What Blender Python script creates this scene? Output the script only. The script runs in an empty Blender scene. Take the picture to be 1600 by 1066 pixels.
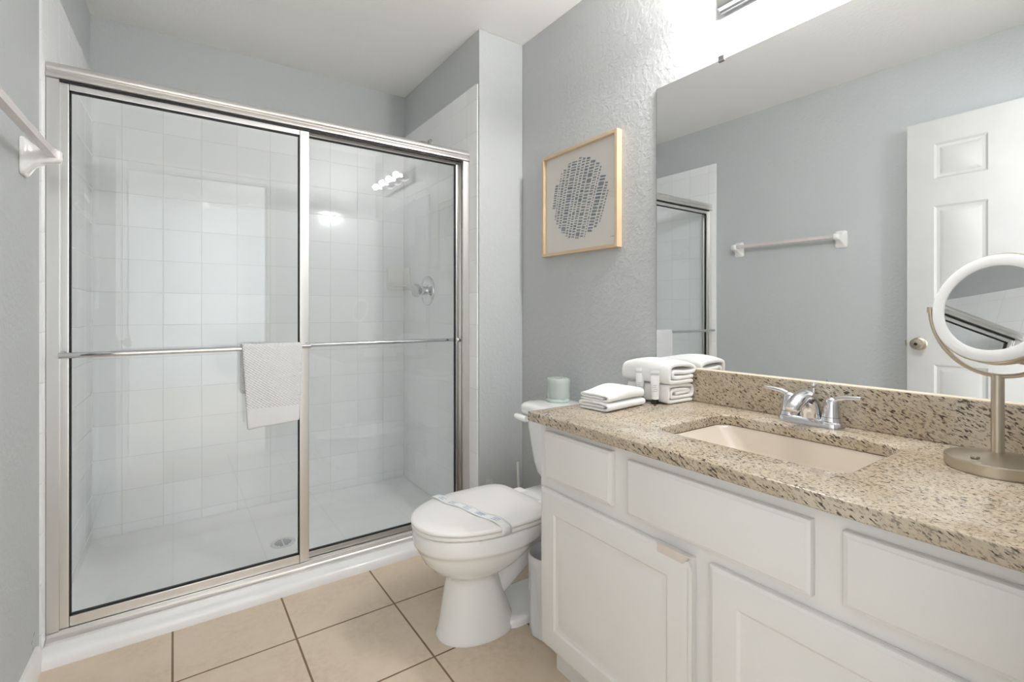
import bpy, bmesh, math, random
from mathutils import Vector, Matrix, noise
random.seed(7)
PI = math.pi
scene = bpy.context.scene
COL = scene.collection

# ------------------------------------------------------------------ camera, world, light, exposure
FPX, YAW, V0, CAM_H = 758.3, 0.609, 486.3, 1.0837
cam_d = bpy.data.cameras.new('camera')
cam = bpy.data.objects.new('camera', cam_d); COL.objects.link(cam)
cam.location = (0, 0, CAM_H)
cam.rotation_euler = (PI / 2, 0, -YAW)
cam_d.sensor_fit = 'HORIZONTAL'; cam_d.sensor_width = 36.0
cam_d.lens = FPX / 1600 * 36.0
cam_d.shift_y = -(533.0 - V0) / 1600.0
cam_d.clip_start = 0.01
scene.camera = cam

world = bpy.data.worlds.new('world'); scene.world = world
world.use_nodes = True
bg = world.node_tree.nodes['Background']
bg.inputs[0].default_value = (0.80, 0.88, 1.0, 1); bg.inputs[1].default_value = 1.0

vs = scene.view_settings
vs.view_transform = 'Standard'; vs.look = 'None'; vs.gamma = 1.0; vs.exposure = 0.16
vs.use_curve_mapping = False
try:
    scene.cycles.sample_clamp_indirect = 6.0
    scene.cycles.max_bounces = 14
    scene.cycles.diffuse_bounces = 8
    scene.cycles.transparent_max_bounces = 24
    scene.cycles.use_denoising = True
    scene.cycles.blur_glossy = 0.5
except Exception:
    pass

# added fill lamp at an unseen bedroom window, lighting through the doorway
BULB_L = 325.0
FILL_W = 200.0
ld = bpy.data.lights.new('bedroom_fill', 'AREA'); ld.shape = 'RECTANGLE'; ld.size = 2.2; ld.size_y = 1.5
ld.energy = FILL_W; ld.color = (0.92, 0.96, 1.0)
lo = bpy.data.objects.new('bedroom_fill', ld); COL.objects.link(lo)
lo.location = (2.55, -1.9, 1.45); lo.rotation_euler = (PI / 2, 0, PI / 2)   # faces -X

# ------------------------------------------------------------------ materials
def lin(c):
    c = c / 255.0
    return c / 12.92 if c <= 0.04045 else ((c + 0.055) / 1.055) ** 2.4
def rgb(c): return (lin(c[0]), lin(c[1]), lin(c[2]), 1)

class NT:
    def __init__(s, m): s.t = m.node_tree; s.n = s.t.nodes; s.l = s.t.links
    def new(s, k, **kw):
        n = s.n.new(k)
        for a, b in kw.items(): setattr(n, a, b)
        return n
    def link(s, a, b): s.l.new(a, b)
    def math(s, op, a, b=None, c=None):
        n = s.new('ShaderNodeMath', operation=op)
        for i, x in enumerate((a, b, c)):
            if x is None: continue
            if isinstance(x, (int, float)): n.inputs[i].default_value = x
            else: s.link(x, n.inputs[i])
        return n.outputs[0]
    def mix(s, f, a, b):
        n = s.new('ShaderNodeMix', data_type='RGBA')
        for i, x in ((0, f), (6, a), (7, b)):
            if isinstance(x, (int, float)): n.inputs[i].default_value = x
            elif isinstance(x, tuple): n.inputs[i].default_value = x
            else: s.link(x, n.inputs[i])
        return n.outputs[2]
    def noise(s, vec, scale, detail=3, rough=0.5):
        n = s.new('ShaderNodeTexNoise'); n.inputs['Scale'].default_value = scale
        n.inputs['Detail'].default_value = detail; n.inputs['Roughness'].default_value = rough
        s.link(vec, n.inputs['Vector']); return n.outputs['Fac']
    def ramp(s, f, lo, hi):
        n = s.new('ShaderNodeMapRange'); n.clamp = True
        s.link(f, n.inputs[0]); n.inputs[1].default_value = lo; n.inputs[2].default_value = hi
        return n.outputs[0]
    def bump(s, h, strength, dist):
        n = s.new('ShaderNodeBump'); n.inputs['Strength'].default_value = strength
        n.inputs['Distance'].default_value = dist; s.link(h, n.inputs['Height']); return n.outputs['Normal']

def base(name, color=(200, 200, 200), rough=0.5, metal=0.0, coat=0.0):
    m = bpy.data.materials.new(name); m.use_nodes = True
    p = m.node_tree.nodes['Principled BSDF']
    p.inputs['Base Color'].default_value = rgb(color); p.inputs['Roughness'].default_value = rough
    p.inputs['Metallic'].default_value = metal
    if coat: p.inputs['Coat Weight'].default_value = coat; p.inputs['Coat Roughness'].default_value = 0.05
    return m, p, NT(m)

def world_pos(n):
    g = n.new('ShaderNodeNewGeometry'); return g.outputs['Position']

def plain(name, color, rough=0.5, metal=0.0, var=0.04, scale=6.0, bump=None, coat=0.0):
    """flat colour with slight procedural mottling and optional bump=(scale,strength,dist,detail)"""
    m, p, n = base(name, color, rough, metal, coat)
    tc = n.new('ShaderNodeTexCoord').outputs['Object']
    f = n.noise(tc, scale, 4)
    c = rgb(color)
    d = tuple(max(0, x * (1 - var)) for x in c[:3]) + (1,)
    b = tuple(min(1, x * (1 + var)) for x in c[:3]) + (1,)
    n.link(n.mix(n.ramp(f, 0.3, 0.7), d, b), p.inputs['Base Color'])
    if bump:
        h = n.noise(tc, bump[0], bump[3] if len(bump) > 3 else 2)
        n.link(n.bump(h, bump[1], bump[2]), p.inputs['Normal'])
    return m

def wall_paint(name, color, strength=0.35, rough=0.6):
    """knock-down / orange peel textured paint"""
    m, p, n = base(name, color, rough)
    pos = world_pos(n)
    a = n.noise(pos, 55, 3, 0.55); a = n.ramp(a, 0.42, 0.62)
    b = n.noise(pos, 160, 2)
    h = n.math('ADD', a, n.math('MULTIPLY', b, 0.35))
    n.link(n.bump(h, strength, 0.004), p.inputs['Normal'])
    v = n.noise(pos, 2.5, 3)
    c = rgb(color); d = tuple(x * 0.97 for x in c[:3]) + (1,)
    n.link(n.mix(v, d, c), p.inputs['Base Color'])
    return m

def tile_wall(name, horiz):
    """glossy white square wall tile with pale grout; horiz = 0 (X) or 1 (Y) is the horizontal world axis"""
    m, p, n = base(name, (232, 233, 234), 0.12)
    pos = world_pos(n); sep = n.new('ShaderNodeSeparateXYZ'); n.link(pos, sep.inputs[0])
    def line(o, off, per):
        f = n.math('FRACT', n.math('DIVIDE', n.math('ADD', o, 10 * per - off), per))
        d = n.math('ABSOLUTE', n.math('SUBTRACT', f, 0.5))
        return n.ramp(d, 0.5 - 0.0022 / per, 0.5 - 0.0010 / per), n.math('FLOOR', n.math('DIVIDE', n.math('ADD', o, 10 * per - off), per))
    gh, ih = line(sep.outputs[horiz], -0.041 if horiz == 0 else 2.578, 0.1575)
    gz, iz = line(sep.outputs[2], 0.086, 0.1552)
    g = n.math('MAXIMUM', gh, gz)
    cmb = n.new('ShaderNodeCombineXYZ'); n.link(ih, cmb.inputs[0]); n.link(iz, cmb.inputs[1])
    wn = n.new('ShaderNodeTexWhiteNoise'); n.link(cmb.outputs[0], wn.inputs['Vector'])
    tone = n.mix(wn.outputs['Value'], rgb((236, 237, 238)), rgb((241, 242, 243)))
    gv = n.mix(n.noise(pos, 9, 3), rgb((214, 214, 213)), rgb((231, 231, 230)))
    n.link(n.mix(g, tone, gv), p.inputs['Base Color'])
    n.link(n.math('ADD', n.math('MULTIPLY', g, 0.5), 0.10), p.inputs['Roughness'])
    h = n.math('ADD', n.math('MULTIPLY', g, -1.0), n.math('MULTIPLY', n.noise(pos, 7, 2), 0.35))
    n.link(n.bump(h, 0.35, 0.002), p.inputs['Normal'])
    return m

def floor_tile():
    m, p, n = base('floor_tile', (190, 168, 142), 0.42)
    pos = world_pos(n); sep = n.new('ShaderNodeSeparateXYZ'); n.link(pos, sep.inputs[0])
    per = 0.3366
    def line(o, off):
        q = n.math('DIVIDE', n.math('ADD', o, 20 * per - off), per)
        d = n.math('ABSOLUTE', n.math('SUBTRACT', n.math('FRACT', q), 0.5))
        return n.ramp(d, 0.5 - 0.0036 / per, 0.5 - 0.0026 / per), n.math('FLOOR', q)
    gx, ix = line(sep.outputs[0], 0.334); gy, iy = line(sep.outputs[1], 1.7235)
    g = n.math('MAXIMUM', gx, gy)
    cmb = n.new('ShaderNodeCombineXYZ'); n.link(ix, cmb.inputs[0]); n.link(iy, cmb.inputs[1])
    wn = n.new('ShaderNodeTexWhiteNoise'); n.link(cmb.outputs[0], wn.inputs['Vector'])
    f = n.noise(pos, 5, 6, 0.6); f2 = n.noise(pos, 45, 4, 0.65)
    c = n.mix(n.ramp(f, 0.3, 0.72), rgb((196, 175, 150)), rgb((220, 203, 181)))
    c = n.mix(n.ramp(f2, 0.35, 0.7), c, rgb((214, 198, 177)))
    c2 = n.mix(n.math('MULTIPLY', wn.outputs['Value'], 0.25), c, rgb((202, 183, 159)))
    grout = n.mix(n.noise(pos, 20, 3), rgb((112, 90, 68)), rgb((140, 118, 94)))
    n.link(n.mix(g, c2, grout), p.inputs['Base Color'])
    n.link(n.math('ADD', n.math('MULTIPLY', g, 0.45), 0.36), p.inputs['Roughness'])
    h = n.math('ADD', n.math('MULTIPLY', g, -1.0), n.math('MULTIPLY', f2, 0.12))
    n.link(n.bump(h, 0.5, 0.002), p.inputs['Normal'])
    return m

def granite(name, ddir):
    """cream granite with dark elongated flecks running along ddir"""
    m, p, n = base(name, (205, 190, 165), 0.12)
    pos = world_pos(n)
    d = Vector(ddir).normalized(); e = d.cross(Vector((1, 0, 0))).normalized(); f = d.cross(e)
    def dot(v, k):
        q = n.new('ShaderNodeVectorMath', operation='DOT_PRODUCT'); n.link(pos, q.inputs[0]); q.inputs[1].default_value = tuple(v)
        return n.math('MULTIPLY', q.outputs['Value'], k)
    def coords(a, b):
        c = n.new('ShaderNodeCombineXYZ'); n.link(dot(d, a), c.inputs[0]); n.link(dot(e, b), c.inputs[1]); n.link(dot(f, b), c.inputs[2])
        return c.outputs[0]
    c1 = coords(1.0, 2.6)
    bcol = n.mix(n.ramp(n.noise(c1, 14, 5, 0.6), 0.35, 0.68), rgb((184, 168, 144)), rgb((199, 185, 163)))
    bcol = n.mix(n.ramp(n.noise(c1, 70, 4, 0.65), 0.45, 0.75), bcol, rgb((166, 152, 134)))
    bcol = n.mix(n.ramp(n.noise(pos, 6, 4), 0.5, 0.75), bcol, rgb((206, 197, 181)))
    grey = n.ramp(n.noise(c1, 105, 3, 0.65), 0.545, 0.60)
    bcol = n.mix(n.math('MULTIPLY', grey, 0.75), bcol, rgb((112, 101, 92)))
    clus = n.ramp(n.noise(pos, 11, 3), 0.35, 0.7)
    dk = n.noise(c1, 78, 2, 0.5)
    dark = n.ramp(n.math('ADD', dk, n.math('MULTIPLY', clus, 0.09)), 0.640, 0.685)
    bcol = n.mix(n.math('MULTIPLY', dark, 0.92), bcol, rgb((58, 47, 42)))
    rust = n.ramp(n.math('ADD', n.noise(c1, 38, 3), n.math('MULTIPLY', n.noise(pos, 5, 2), 0.2)), 0.765, 0.82)
    bcol = n.mix(n.math('MULTIPLY', rust, 0.85), bcol, rgb((112, 70, 48)))
    n.link(bcol, p.inputs['Base Color'])
    return m

def brushed(name, color, rough, axis_scale=(4, 4, 300)):
    m, p, n = base(name, color, rough, 1.0)
    tc = n.new('ShaderNodeTexCoord').outputs['Object']
    mp = n.new('ShaderNodeMapping'); mp.inputs['Scale'].default_value = axis_scale; n.link(tc, mp.inputs[0])
    f = n.noise(mp.outputs[0], 3, 3)
    n.link(n.math('ADD', n.math('MULTIPLY', f, 0.06), rough - 0.03), p.inputs['Roughness'])
    return m

def glass_pane(name, tint=(250, 252, 251), f0=0.045, haze=0.0):
    """architectural glass: Schlick mix of clear transmission and mirror reflection (works from both sides)"""
    m = bpy.data.materials.new(name); m.use_nodes = True; n = NT(m); n.n.clear()
    out = n.new('ShaderNodeOutputMaterial')
    g = n.new('ShaderNodeNewGeometry')
    dp = n.new('ShaderNodeVectorMath', operation='DOT_PRODUCT'); n.link(g.outputs['Normal'], dp.inputs[0]); n.link(g.outputs['Incoming'], dp.inputs[1])
    c = n.math('SUBTRACT', 1.0, n.math('ABSOLUTE', dp.outputs['Value']))
    k = n.math('MINIMUM', n.math('ADD', n.math('MULTIPLY', n.math('POWER', c, 5.0), 1 - f0), f0), 1.0)
    tr = n.new('ShaderNodeBsdfTransparent'); tr.inputs[0].default_value = rgb(tint)
    body = tr.outputs[0]
    if haze:
        df = n.new('ShaderNodeBsdfDiffuse'); df.inputs[0].default_value = rgb((235, 236, 236))
        tl = n.new('ShaderNodeBsdfTranslucent'); tl.inputs[0].default_value = rgb((235, 236, 236))
        hz = n.new('ShaderNodeMixShader'); hz.inputs[0].default_value = 0.5; n.link(df.outputs[0], hz.inputs[1]); n.link(tl.outputs[0], hz.inputs[2])
        mz = n.new('ShaderNodeMixShader'); mz.inputs[0].default_value = haze; n.link(tr.outputs[0], mz.inputs[1]); n.link(hz.outputs[0], mz.inputs[2])
        body = mz.outputs[0]
    gl = n.new('ShaderNodeBsdfGlossy'); gl.inputs['Roughness'].default_value = 0.0; gl.inputs[0].default_value = (1, 1, 1, 1)
    mx = n.new('ShaderNodeMixShader'); n.link(k, mx.inputs[0]); n.link(body, mx.inputs[1]); n.link(gl.outputs[0], mx.inputs[2])
    n.link(mx.outputs[0], out.inputs[0])
    return m

def emit(name, color, strength):
    m = bpy.data.materials.new(name); m.use_nodes = True; n = NT(m); n.n.clear()
    out = n.new('ShaderNodeOutputMaterial'); e = n.new('ShaderNodeEmission')
    e.inputs[0].default_value = rgb(color); e.inputs[1].default_value = strength
    n.link(e.outputs[0], out.inputs[0]); return m

def film(name, color, alpha, rough=0.3):
    """thin crinkled plastic film, partly see-through"""
    m, p, n = base(name, color, rough)
    p.inputs['Alpha'].default_value = alpha
    tc = n.new('ShaderNodeTexCoord').outputs['Object']
    n.link(n.bump(n.noise(tc, 28, 3), 0.5, 0.01), p.inputs['Normal'])
    return m

def terry(name, color=(240, 240, 240)):
    m, p, n = base(name, color, 0.95)
    p.inputs['Sheen Weight'].default_value = 0.3
    tc = n.new('ShaderNodeTexCoord').outputs['Object']
    h = n.math('ADD', n.noise(tc, 420, 2), n.math('MULTIPLY', n.noise(tc, 90, 2), 0.6))
    n.link(n.bump(h, 0.6, 0.003), p.inputs['Normal'])
    return m

def diamond_terry(name, zband):
    """towelling woven in small diagonal lozenges above a plain border band (zband = local height of the band top)"""
    m, p, n = base(name, (226, 226, 228), 0.95)
    p.inputs['Sheen Weight'].default_value = 0.3
    tc = n.new('ShaderNodeTexCoord').outputs['Object']
    sep = n.new('ShaderNodeSeparateXYZ'); n.link(tc, sep.inputs[0])
    u = n.math('MULTIPLY', n.math('ADD', sep.outputs[0], n.math('MULTIPLY', sep.outputs[2], 1.35)), 2 * PI / 0.0125)
    v = n.math('MULTIPLY', n.math('SUBTRACT', sep.outputs[0], n.math('MULTIPLY', sep.outputs[2], 0.5)), 2 * PI / 0.0135)
    w = n.math('ADD', n.math('SINE', u), n.math('MULTIPLY', n.math('SINE', v), 0.7))
    mask = n.ramp(sep.outputs[2], zband - 0.002, zband + 0.002)
    h = n.math('MULTIPLY', w, mask)
    h = n.math('ADD', n.math('MULTIPLY', h, 0.5), n.math('MULTIPLY', n.noise(tc, 400, 2), 0.35))
    n.link(n.bump(h, 0.62, 0.003), p.inputs['Normal'])
    return m

M = {}
M['wall'] = wall_paint('wall_paint', (194, 197, 198), 0.22)
M['wall_tex'] = wall_paint('wall_paint_textured', (192, 194, 195), 0.24)
M['ceiling'] = wall_paint('ceiling_paint', (239, 238, 236), 0.12, 0.8)
M['white_wall'] = plain('bedroom_paint', (228, 230, 232), 0.7)
M['tileX'] = tile_wall('shower_tile_back', 0)
M['tileY'] = tile_wall('shower_tile_side', 1)
M['floor'] = floor_tile()
M['carpet'] = plain('bedroom_carpet', (205, 198, 188), 0.95, bump=(300, 0.5, 0.005))
M['trim'] = plain('white_trim', (232, 231, 229), 0.35)
M['door'] = plain('door_white', (197, 196, 194), 0.38, bump=(180, 0.05, 0.001))
M['pan'] = plain('acrylic_white', (238, 238, 238), 0.22, coat=0.3, var=0.015)
M['porcelain'] = plain('porcelain', (240, 240, 239), 0.10, coat=0.6, var=0.01)
M['seat'] = plain('seat_plastic', (240, 238, 234), 0.22, var=0.01)
M['basin'] = plain('basin_china', (214, 203, 188), 0.12, coat=0.5, var=0.01)
M['cab'] = plain('cabinet_foil', (224, 222, 219), 0.40, var=0.012)
M['peel'] = plain('bare_board', (214, 203, 196), 0.7)
M['granite'] = granite('granite_slab', (0.12, 0.86, 0.50))
M['chrome'] = plain('chrome', (225, 225, 228), 0.07, 1.0, var=0.01)
M['alu'] = brushed('polished_aluminium', (236, 233, 230), 0.30, (2, 200, 200))
M['alu_v'] = brushed('polished_aluminium_upright', (234, 232, 229), 0.30, (200, 200, 2))
M['nickel'] = brushed('brushed_nickel', (198, 187, 170), 0.32, (60, 60, 400))
M['gasket'] = plain('black_vinyl', (24, 24, 24), 0.6)
M['dark'] = plain('dark_gap', (30, 29, 28), 0.7)
M['glass'] = glass_pane('shower_glass', (254, 255, 255), 0.04, 0.0)
M['pglass'] = glass_pane('picture_glass', (252, 252, 252), 0.03)
mm, mp, mn = base('mirror_silver', (238, 240, 240), 0.0, 1.0); M['mirror'] = mm
M['bulb'] = emit('bulb_glow', (255, 253, 252), BULB_L)
M['towel'] = terry('white_terry', (243, 243, 242))
M['wood'] = plain('pale_oak', (206, 182, 150), 0.5, var=0.08, scale=14)
M['paper'] = plain('art_paper', (232, 228, 222), 0.8, var=0.02)
M['ink1'] = plain('ink_slate', (134, 141, 148), 0.8, var=0.15, scale=80)
M['ink2'] = plain('ink_steel', (150, 155, 160), 0.8, var=0.15, scale=80)
M['ink3'] = plain('ink_blue', (118, 130, 143), 0.8, var=0.15, scale=80)
M['ceramic'] = plain('white_ceramic', (240, 239, 237), 0.12, coat=0.5, var=0.01)
M['rod'] = plain('clear_pinkish_rod', (214, 204, 202), 0.12, var=0.03, coat=0.4)
M['wrap'] = film('tissue_wrap', (200, 208, 204), 0.62, 0.15)
M['wrap_green'] = plain('green_print', (200, 214, 207), 0.4)
M['tissue'] = plain('tissue_paper', (222, 223, 221), 0.95)
M['tube'] = plain('tube_white', (226, 226, 224), 0.3)
M['tube_print'] = plain('tube_print', (188, 189, 190), 0.4)
M['cap'] = plain('black_cap', (22, 18, 16), 0.3)
M['bag'] = film('bin_liner', (246, 247, 249), 0.72, 0.25)
M['bin'] = plain('bin_grey', (204, 203, 202), 0.45)
M['band'] = plain('paper_band', (236, 238, 238), 0.7)
M['band_print'] = plain('band_print', (150, 172, 196), 0.7)
M['led'] = plain('frosted_ring', (236, 237, 238), 0.35)
M['screw'] = plain('steel', (170, 168, 165), 0.3, 1.0)
M['glare'] = plain('cream_glare', (240, 226, 204), 0.5)  # pale cream painted in for glare on the granite ledge
M['scuff'] = plain('scuff', (104, 106, 108), 0.8)
M['slot'] = plain('slot_grey', (110, 110, 110), 0.6)
M['stone'] = plain('fan_white', (236, 236, 235), 0.5)
M['patch'] = plain('bare_plaster', (214, 213, 211), 0.8)

# ------------------------------------------------------------------ mesh helpers
def origin_of(parent):
    o = Vector((0, 0, 0))
    while parent is not None:
        o += Vector(parent.location); parent = parent.parent
    return o

def obj(name, bm, mat, parent=None, smooth=40, base_origin=True, mods=None):
    """link a bmesh given in WORLD coordinates as one object (origin at its base, or its parent's)"""
    if not BOX[0]:
        bmesh.ops.remove_doubles(bm, verts=bm.verts, dist=1e-6)
    BOX[0] = False
    bmesh.ops.recalc_face_normals(bm, faces=bm.faces)
    if parent is not None:
        off = origin_of(parent)
    elif base_origin:
        xs = [v.co for v in bm.verts]
        mn = Vector((min(c[i] for c in xs) for i in range(3))); mx = Vector((max(c[i] for c in xs) for i in range(3)))
        off = Vector(((mn.x + mx.x) / 2, (mn.y + mx.y) / 2, mn.z))
    else:
        off = Vector((0, 0, 0))
    for v in bm.verts: v.co -= off
    me = bpy.data.meshes.new(name); bm.to_mesh(me); bm.free()
    for mt in (mat if isinstance(mat, (list, tuple)) else [mat]): me.materials.append(mt)
    if smooth:
        for p in me.polygons: p.use_smooth = True
        me.set_sharp_from_angle(angle=math.radians(smooth))
    o = bpy.data.objects.new(name, me); COL.objects.link(o)
    if parent is not None: o.parent = parent
    else: o.location = off
    if BEV[0] and smooth and smooth < 90:
        md = o.modifiers.new('shade', 'WEIGHTED_NORMAL'); md.keep_sharp = True
    BEV[0] = False
    return o

def thing(name, loc, label, cat, group=None):
    o = bpy.data.objects.new(name, None); COL.objects.link(o)
    o.location = loc; o.empty_display_size = 0.05
    o['label'] = label; o['category'] = cat
    if group: o['group'] = group
    return o
def tag(o, label, cat, group=None):
    o['label'] = label; o['category'] = cat
    if group: o['group'] = group
    return o
def struct(o, label=None, cat=None):
    o['kind'] = 'structure'
    if label: o['label'] = label
    if cat: o['category'] = cat
    return o

def B(): return bmesh.new()

BEV = [False]; BOX = [False]
def box(bm, x0, x1, y0, y1, z0, z1, bev=0.0, seg=2, mi=0):
    BOX[0] = True
    r = bmesh.ops.create_cube(bm, size=1.0)
    vs_ = r['verts']
    for v in vs_:
        v.co = Vector(((x0 + x1) / 2 + v.co.x * (x1 - x0), (y0 + y1) / 2 + v.co.y * (y1 - y0), (z0 + z1) / 2 + v.co.z * (z1 - z0)))
    fs = list({f for v in vs_ for f in v.link_faces})
    for f in fs: f.material_index = mi
    if bev > 0:
        BEV[0] = True
        es = list({e for v in vs_ for e in v.link_edges})
        bmesh.ops.bevel(bm, geom=es, offset=bev, segments=seg, profile=0.5, affect='EDGES', clamp_overlap=True)
    return vs_

def prism(bm, pts, axis, a, b, mi=0):
    """extrude a closed 2-D outline along a world axis (0,1,2) from a to b; pts are the other two coordinates in order"""
    def mk(p, t):
        c = [0, 0, 0]; o = [i for i in range(3) if i != axis]
        c[axis] = t; c[o[0]] = p[0]; c[o[1]] = p[1]; return bm.verts.new(c)
    A = [mk(p, a) for p in pts]; C = [mk(p, b) for p in pts]
    n = len(pts)
    for i in range(n):
        f = bm.faces.new((A[i], A[(i + 1) % n], C[(i + 1) % n], C[i])); f.material_index = mi
    for L in (A[::-1], C):
        f = bm.faces.new(L); f.material_index = mi

def loft(bm, rings, cap0=True, cap1=True, close=False, mi=0):
    """rings: list of equal-length lists of points"""
    R = [[bm.verts.new(p) for p in r] for r in rings]
    n = len(R[0])
    seq = list(range(len(R) - 1)) + ([len(R) - 1] if close else [])
    for k in seq:
        a, b = R[k], R[(k + 1) % len(R)]
        for i in range(n):
            f = bm.faces.new((a[i], a[(i + 1) % n], b[(i + 1) % n], b[i])); f.material_index = mi
    if not close:
        if cap0: f = bm.faces.new(R[0][::-1]); f.material_index = mi
        if cap1: f = bm.faces.new(R[-1]); f.material_index = mi
    return R

def circ(c, r, n, ax=2, ry=None, ph=0.0):
    ry = r if ry is None else ry
    out = []
    for i in range(n):
        t = 2 * PI * i / n + ph
        a, b = r * math.cos(t), ry * math.sin(t)
        p = [(0, a, b), (b, 0, a), (a, b, 0)][ax]
        out.append(Vector(c) + Vector(p))
    return out

def lathe(bm, c, prof, n=32, ax=2, cap0=True, cap1=True, mi=0):
    """prof: list of (radius, height) along axis ax from point c"""
    rings = []
    for r, h in prof:
        d = [0, 0, 0]; d[ax] = h
        rings.append(circ(Vector(c) + Vector(d), max(r, 1e-5), n, ax))
    loft(bm, rings, cap0, cap1, mi=mi)

def tube(bm, pts, r, n=12, cap=True, mi=0):
    """round tube along a polyline; r may be a list"""
    pts = [Vector(p) for p in pts]; m = len(pts)
    rs = r if isinstance(r, (list, tuple)) else [r] * m
    rings = []; up = None
    for i, p in enumerate(pts):
        t = (pts[min(i + 1, m - 1)] - pts[max(i - 1, 0)]).normalized()
        if up is None:
            up = Vector((0, 0, 1)) if abs(t.z) < 0.9 else Vector((1, 0, 0))
        s = t.cross(up).normalized(); up = s.cross(t).normalized()
        rings.append([p + rs[i] * (math.cos(2 * PI * k / n) * s + math.sin(2 * PI * k / n) * up) for k in range(n)])
    loft(bm, rings, cap, cap, mi=mi)

def chaikin(pts, it=2, closed=False):
    pts = [Vector(p) for p in pts]
    for _ in range(it):
        out = [] if closed else [pts[0]]
        m = len(pts)
        for i in range(m if closed else m - 1):
            a, b = pts[i], pts[(i + 1) % m]
            out += [a * 0.75 + b * 0.25, a * 0.25 + b * 0.75]
        if not closed: out.append(pts[-1])
        pts = out
    return pts

def rrect(cx, cy, hx, hy, r, z, k=6):
    """rounded rectangle ring at height z"""
    r = min(r, hx - 1e-4, hy - 1e-4); out = []
    for qx, qy, a0 in ((1, 1, 0), (-1, 1, PI / 2), (-1, -1, PI), (1, -1, 1.5 * PI)):
        for i in range(k + 1):
            a = a0 + PI / 2 * i / k
            out.append(Vector((cx + qx * (hx - r) + r * math.cos(a), cy + qy * (hy - r) + r * math.sin(a), z)))
    return out

def panel_face(bm, o, S, T, N, us, ts, cells, prof, mi=0):
    """a moulded face: grid us x ts in the plane o + s*S + t*T, the listed cells carry a moulded panel whose
    profile is a list of (inset, relief along N); relief is real geometry"""
    o, S, T, N = Vector(o), Vector(S), Vector(T), Vector(N)
    P = lambda s, t, n=0.0: o + S * s + T * t + N * n
    for i in range(len(us) - 1):
        for j in range(len(ts) - 1):
            s0, s1, t0, t1 = us[i], us[i + 1], ts[j], ts[j + 1]
            if (i, j) in cells:
                rings = []
                for ins, h in [(0, 0)] + prof:
                    rings.append([P(s0 + ins, t0 + ins, h), P(s1 - ins, t0 + ins, h), P(s1 - ins, t1 - ins, h), P(s0 + ins, t1 - ins, h)])
                loft(bm, rings, False, True, mi=mi)
            else:
                f = bm.faces.new([bm.verts.new(p) for p in (P(s0, t0), P(s1, t0), P(s1, t1), P(s0, t1))]); f.material_index = mi

def ribbon(bm, path, th, t0, t1, place, nseg=10, bulge=None, jit=0.0012, seed=0):
    """a folded cloth: the 2-D path (u, z) with thickness th, swept along t from t0 to t1; place(u, t, z) -> world"""
    path = [Vector((p[0], p[1])) for p in path]; m = len(path)
    nor = []
    for i in range(m):
        t = (path[min(i + 1, m - 1)] - path[max(i - 1, 0)]).normalized(); nor.append(Vector((-t.y, t.x)))
    ring2 = [path[i] + nor[i] * th / 2 for i in range(m)]
    e = (path[-1] - path[-2]).normalized() * th * 0.35; ring2.append(path[-1] + e)
    ring2 += [path[i] - nor[i] * th / 2 for i in range(m - 1, -1, -1)]
    e = (path[0] - path[1]).normalized() * th * 0.35; ring2.append(path[0] + e)
    n = len(ring2)
    slices = []
    ts = [t0 + (t1 - t0) * k / nseg for k in range(nseg + 1)]
    d = (t1 - t0)
    ts = [t0, t0 + d * 0.012] + ts[1:-1] + [t1 - d * 0.012, t1]
    cen = sum(ring2, Vector((0, 0))) / n
    for k, t in enumerate(ts):
        sh = 0.12 if k in (0, len(ts) - 1) else 0.0
        sl = []
        for i, q in enumerate(ring2):
            mid = path[min(i, m - 1)] if i <= m else path[max(0, 2 * m - i)]
            qq = q.lerp(mid, sh * 2.2) if sh else q
            u, z = qq.x, qq.y
            if bulge: u, z = bulge(u, z, (t - t0) / d)
            p = Vector(place(u, t, z))
            nv = noise.noise_vector(p * 38 + Vector((seed, 0, 0))) * jit
            nv += noise.noise_vector(p * 11 + Vector((0, seed, 0))) * jit * 1.6
            p = p + Vector((nv.x, nv.y, nv.z * 0.6))
            sl.append(bm.verts.new(p))
        slices.append(sl)
    for k in range(len(slices) - 1):
        a, b = slices[k], slices[k + 1]
        for i in range(n): bm.faces.new((a[i], a[(i + 1) % n], b[(i + 1) % n], b[i]))
    for sl in (slices[0], slices[-1]):
        # cap: quads between the two sides of the band
        for i in range(m - 1):
            bm.faces.new((sl[i], sl[i + 1], sl[2 * m - i - 1], sl[2 * m - i]))
        bm.faces.new((sl[m - 1], sl[m], sl[m + 1]))
        bm.faces.new((sl[0], sl[2 * m], sl[2 * m + 1]))

def subsurf(o, lv=1):
    md = o.modifiers.new('smooth', 'SUBSURF'); md.levels = lv; md.render_levels = lv
    return o

# ------------------------------------------------------------------ key dimensions (metres)
CEIL = 2.44
XR = 1.461                    # mirror wall
YP = 2.0                      # front of the partition
XP = 1.203                    # shower side of the partition
YB = 2.92                     # shower back wall
YE = 0.06                     # entry wall (the camera stands in its doorway)
def XL(y): return -0.3395 + 0.0304 * (y - 2.0)   # left wall is slightly out of square

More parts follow.
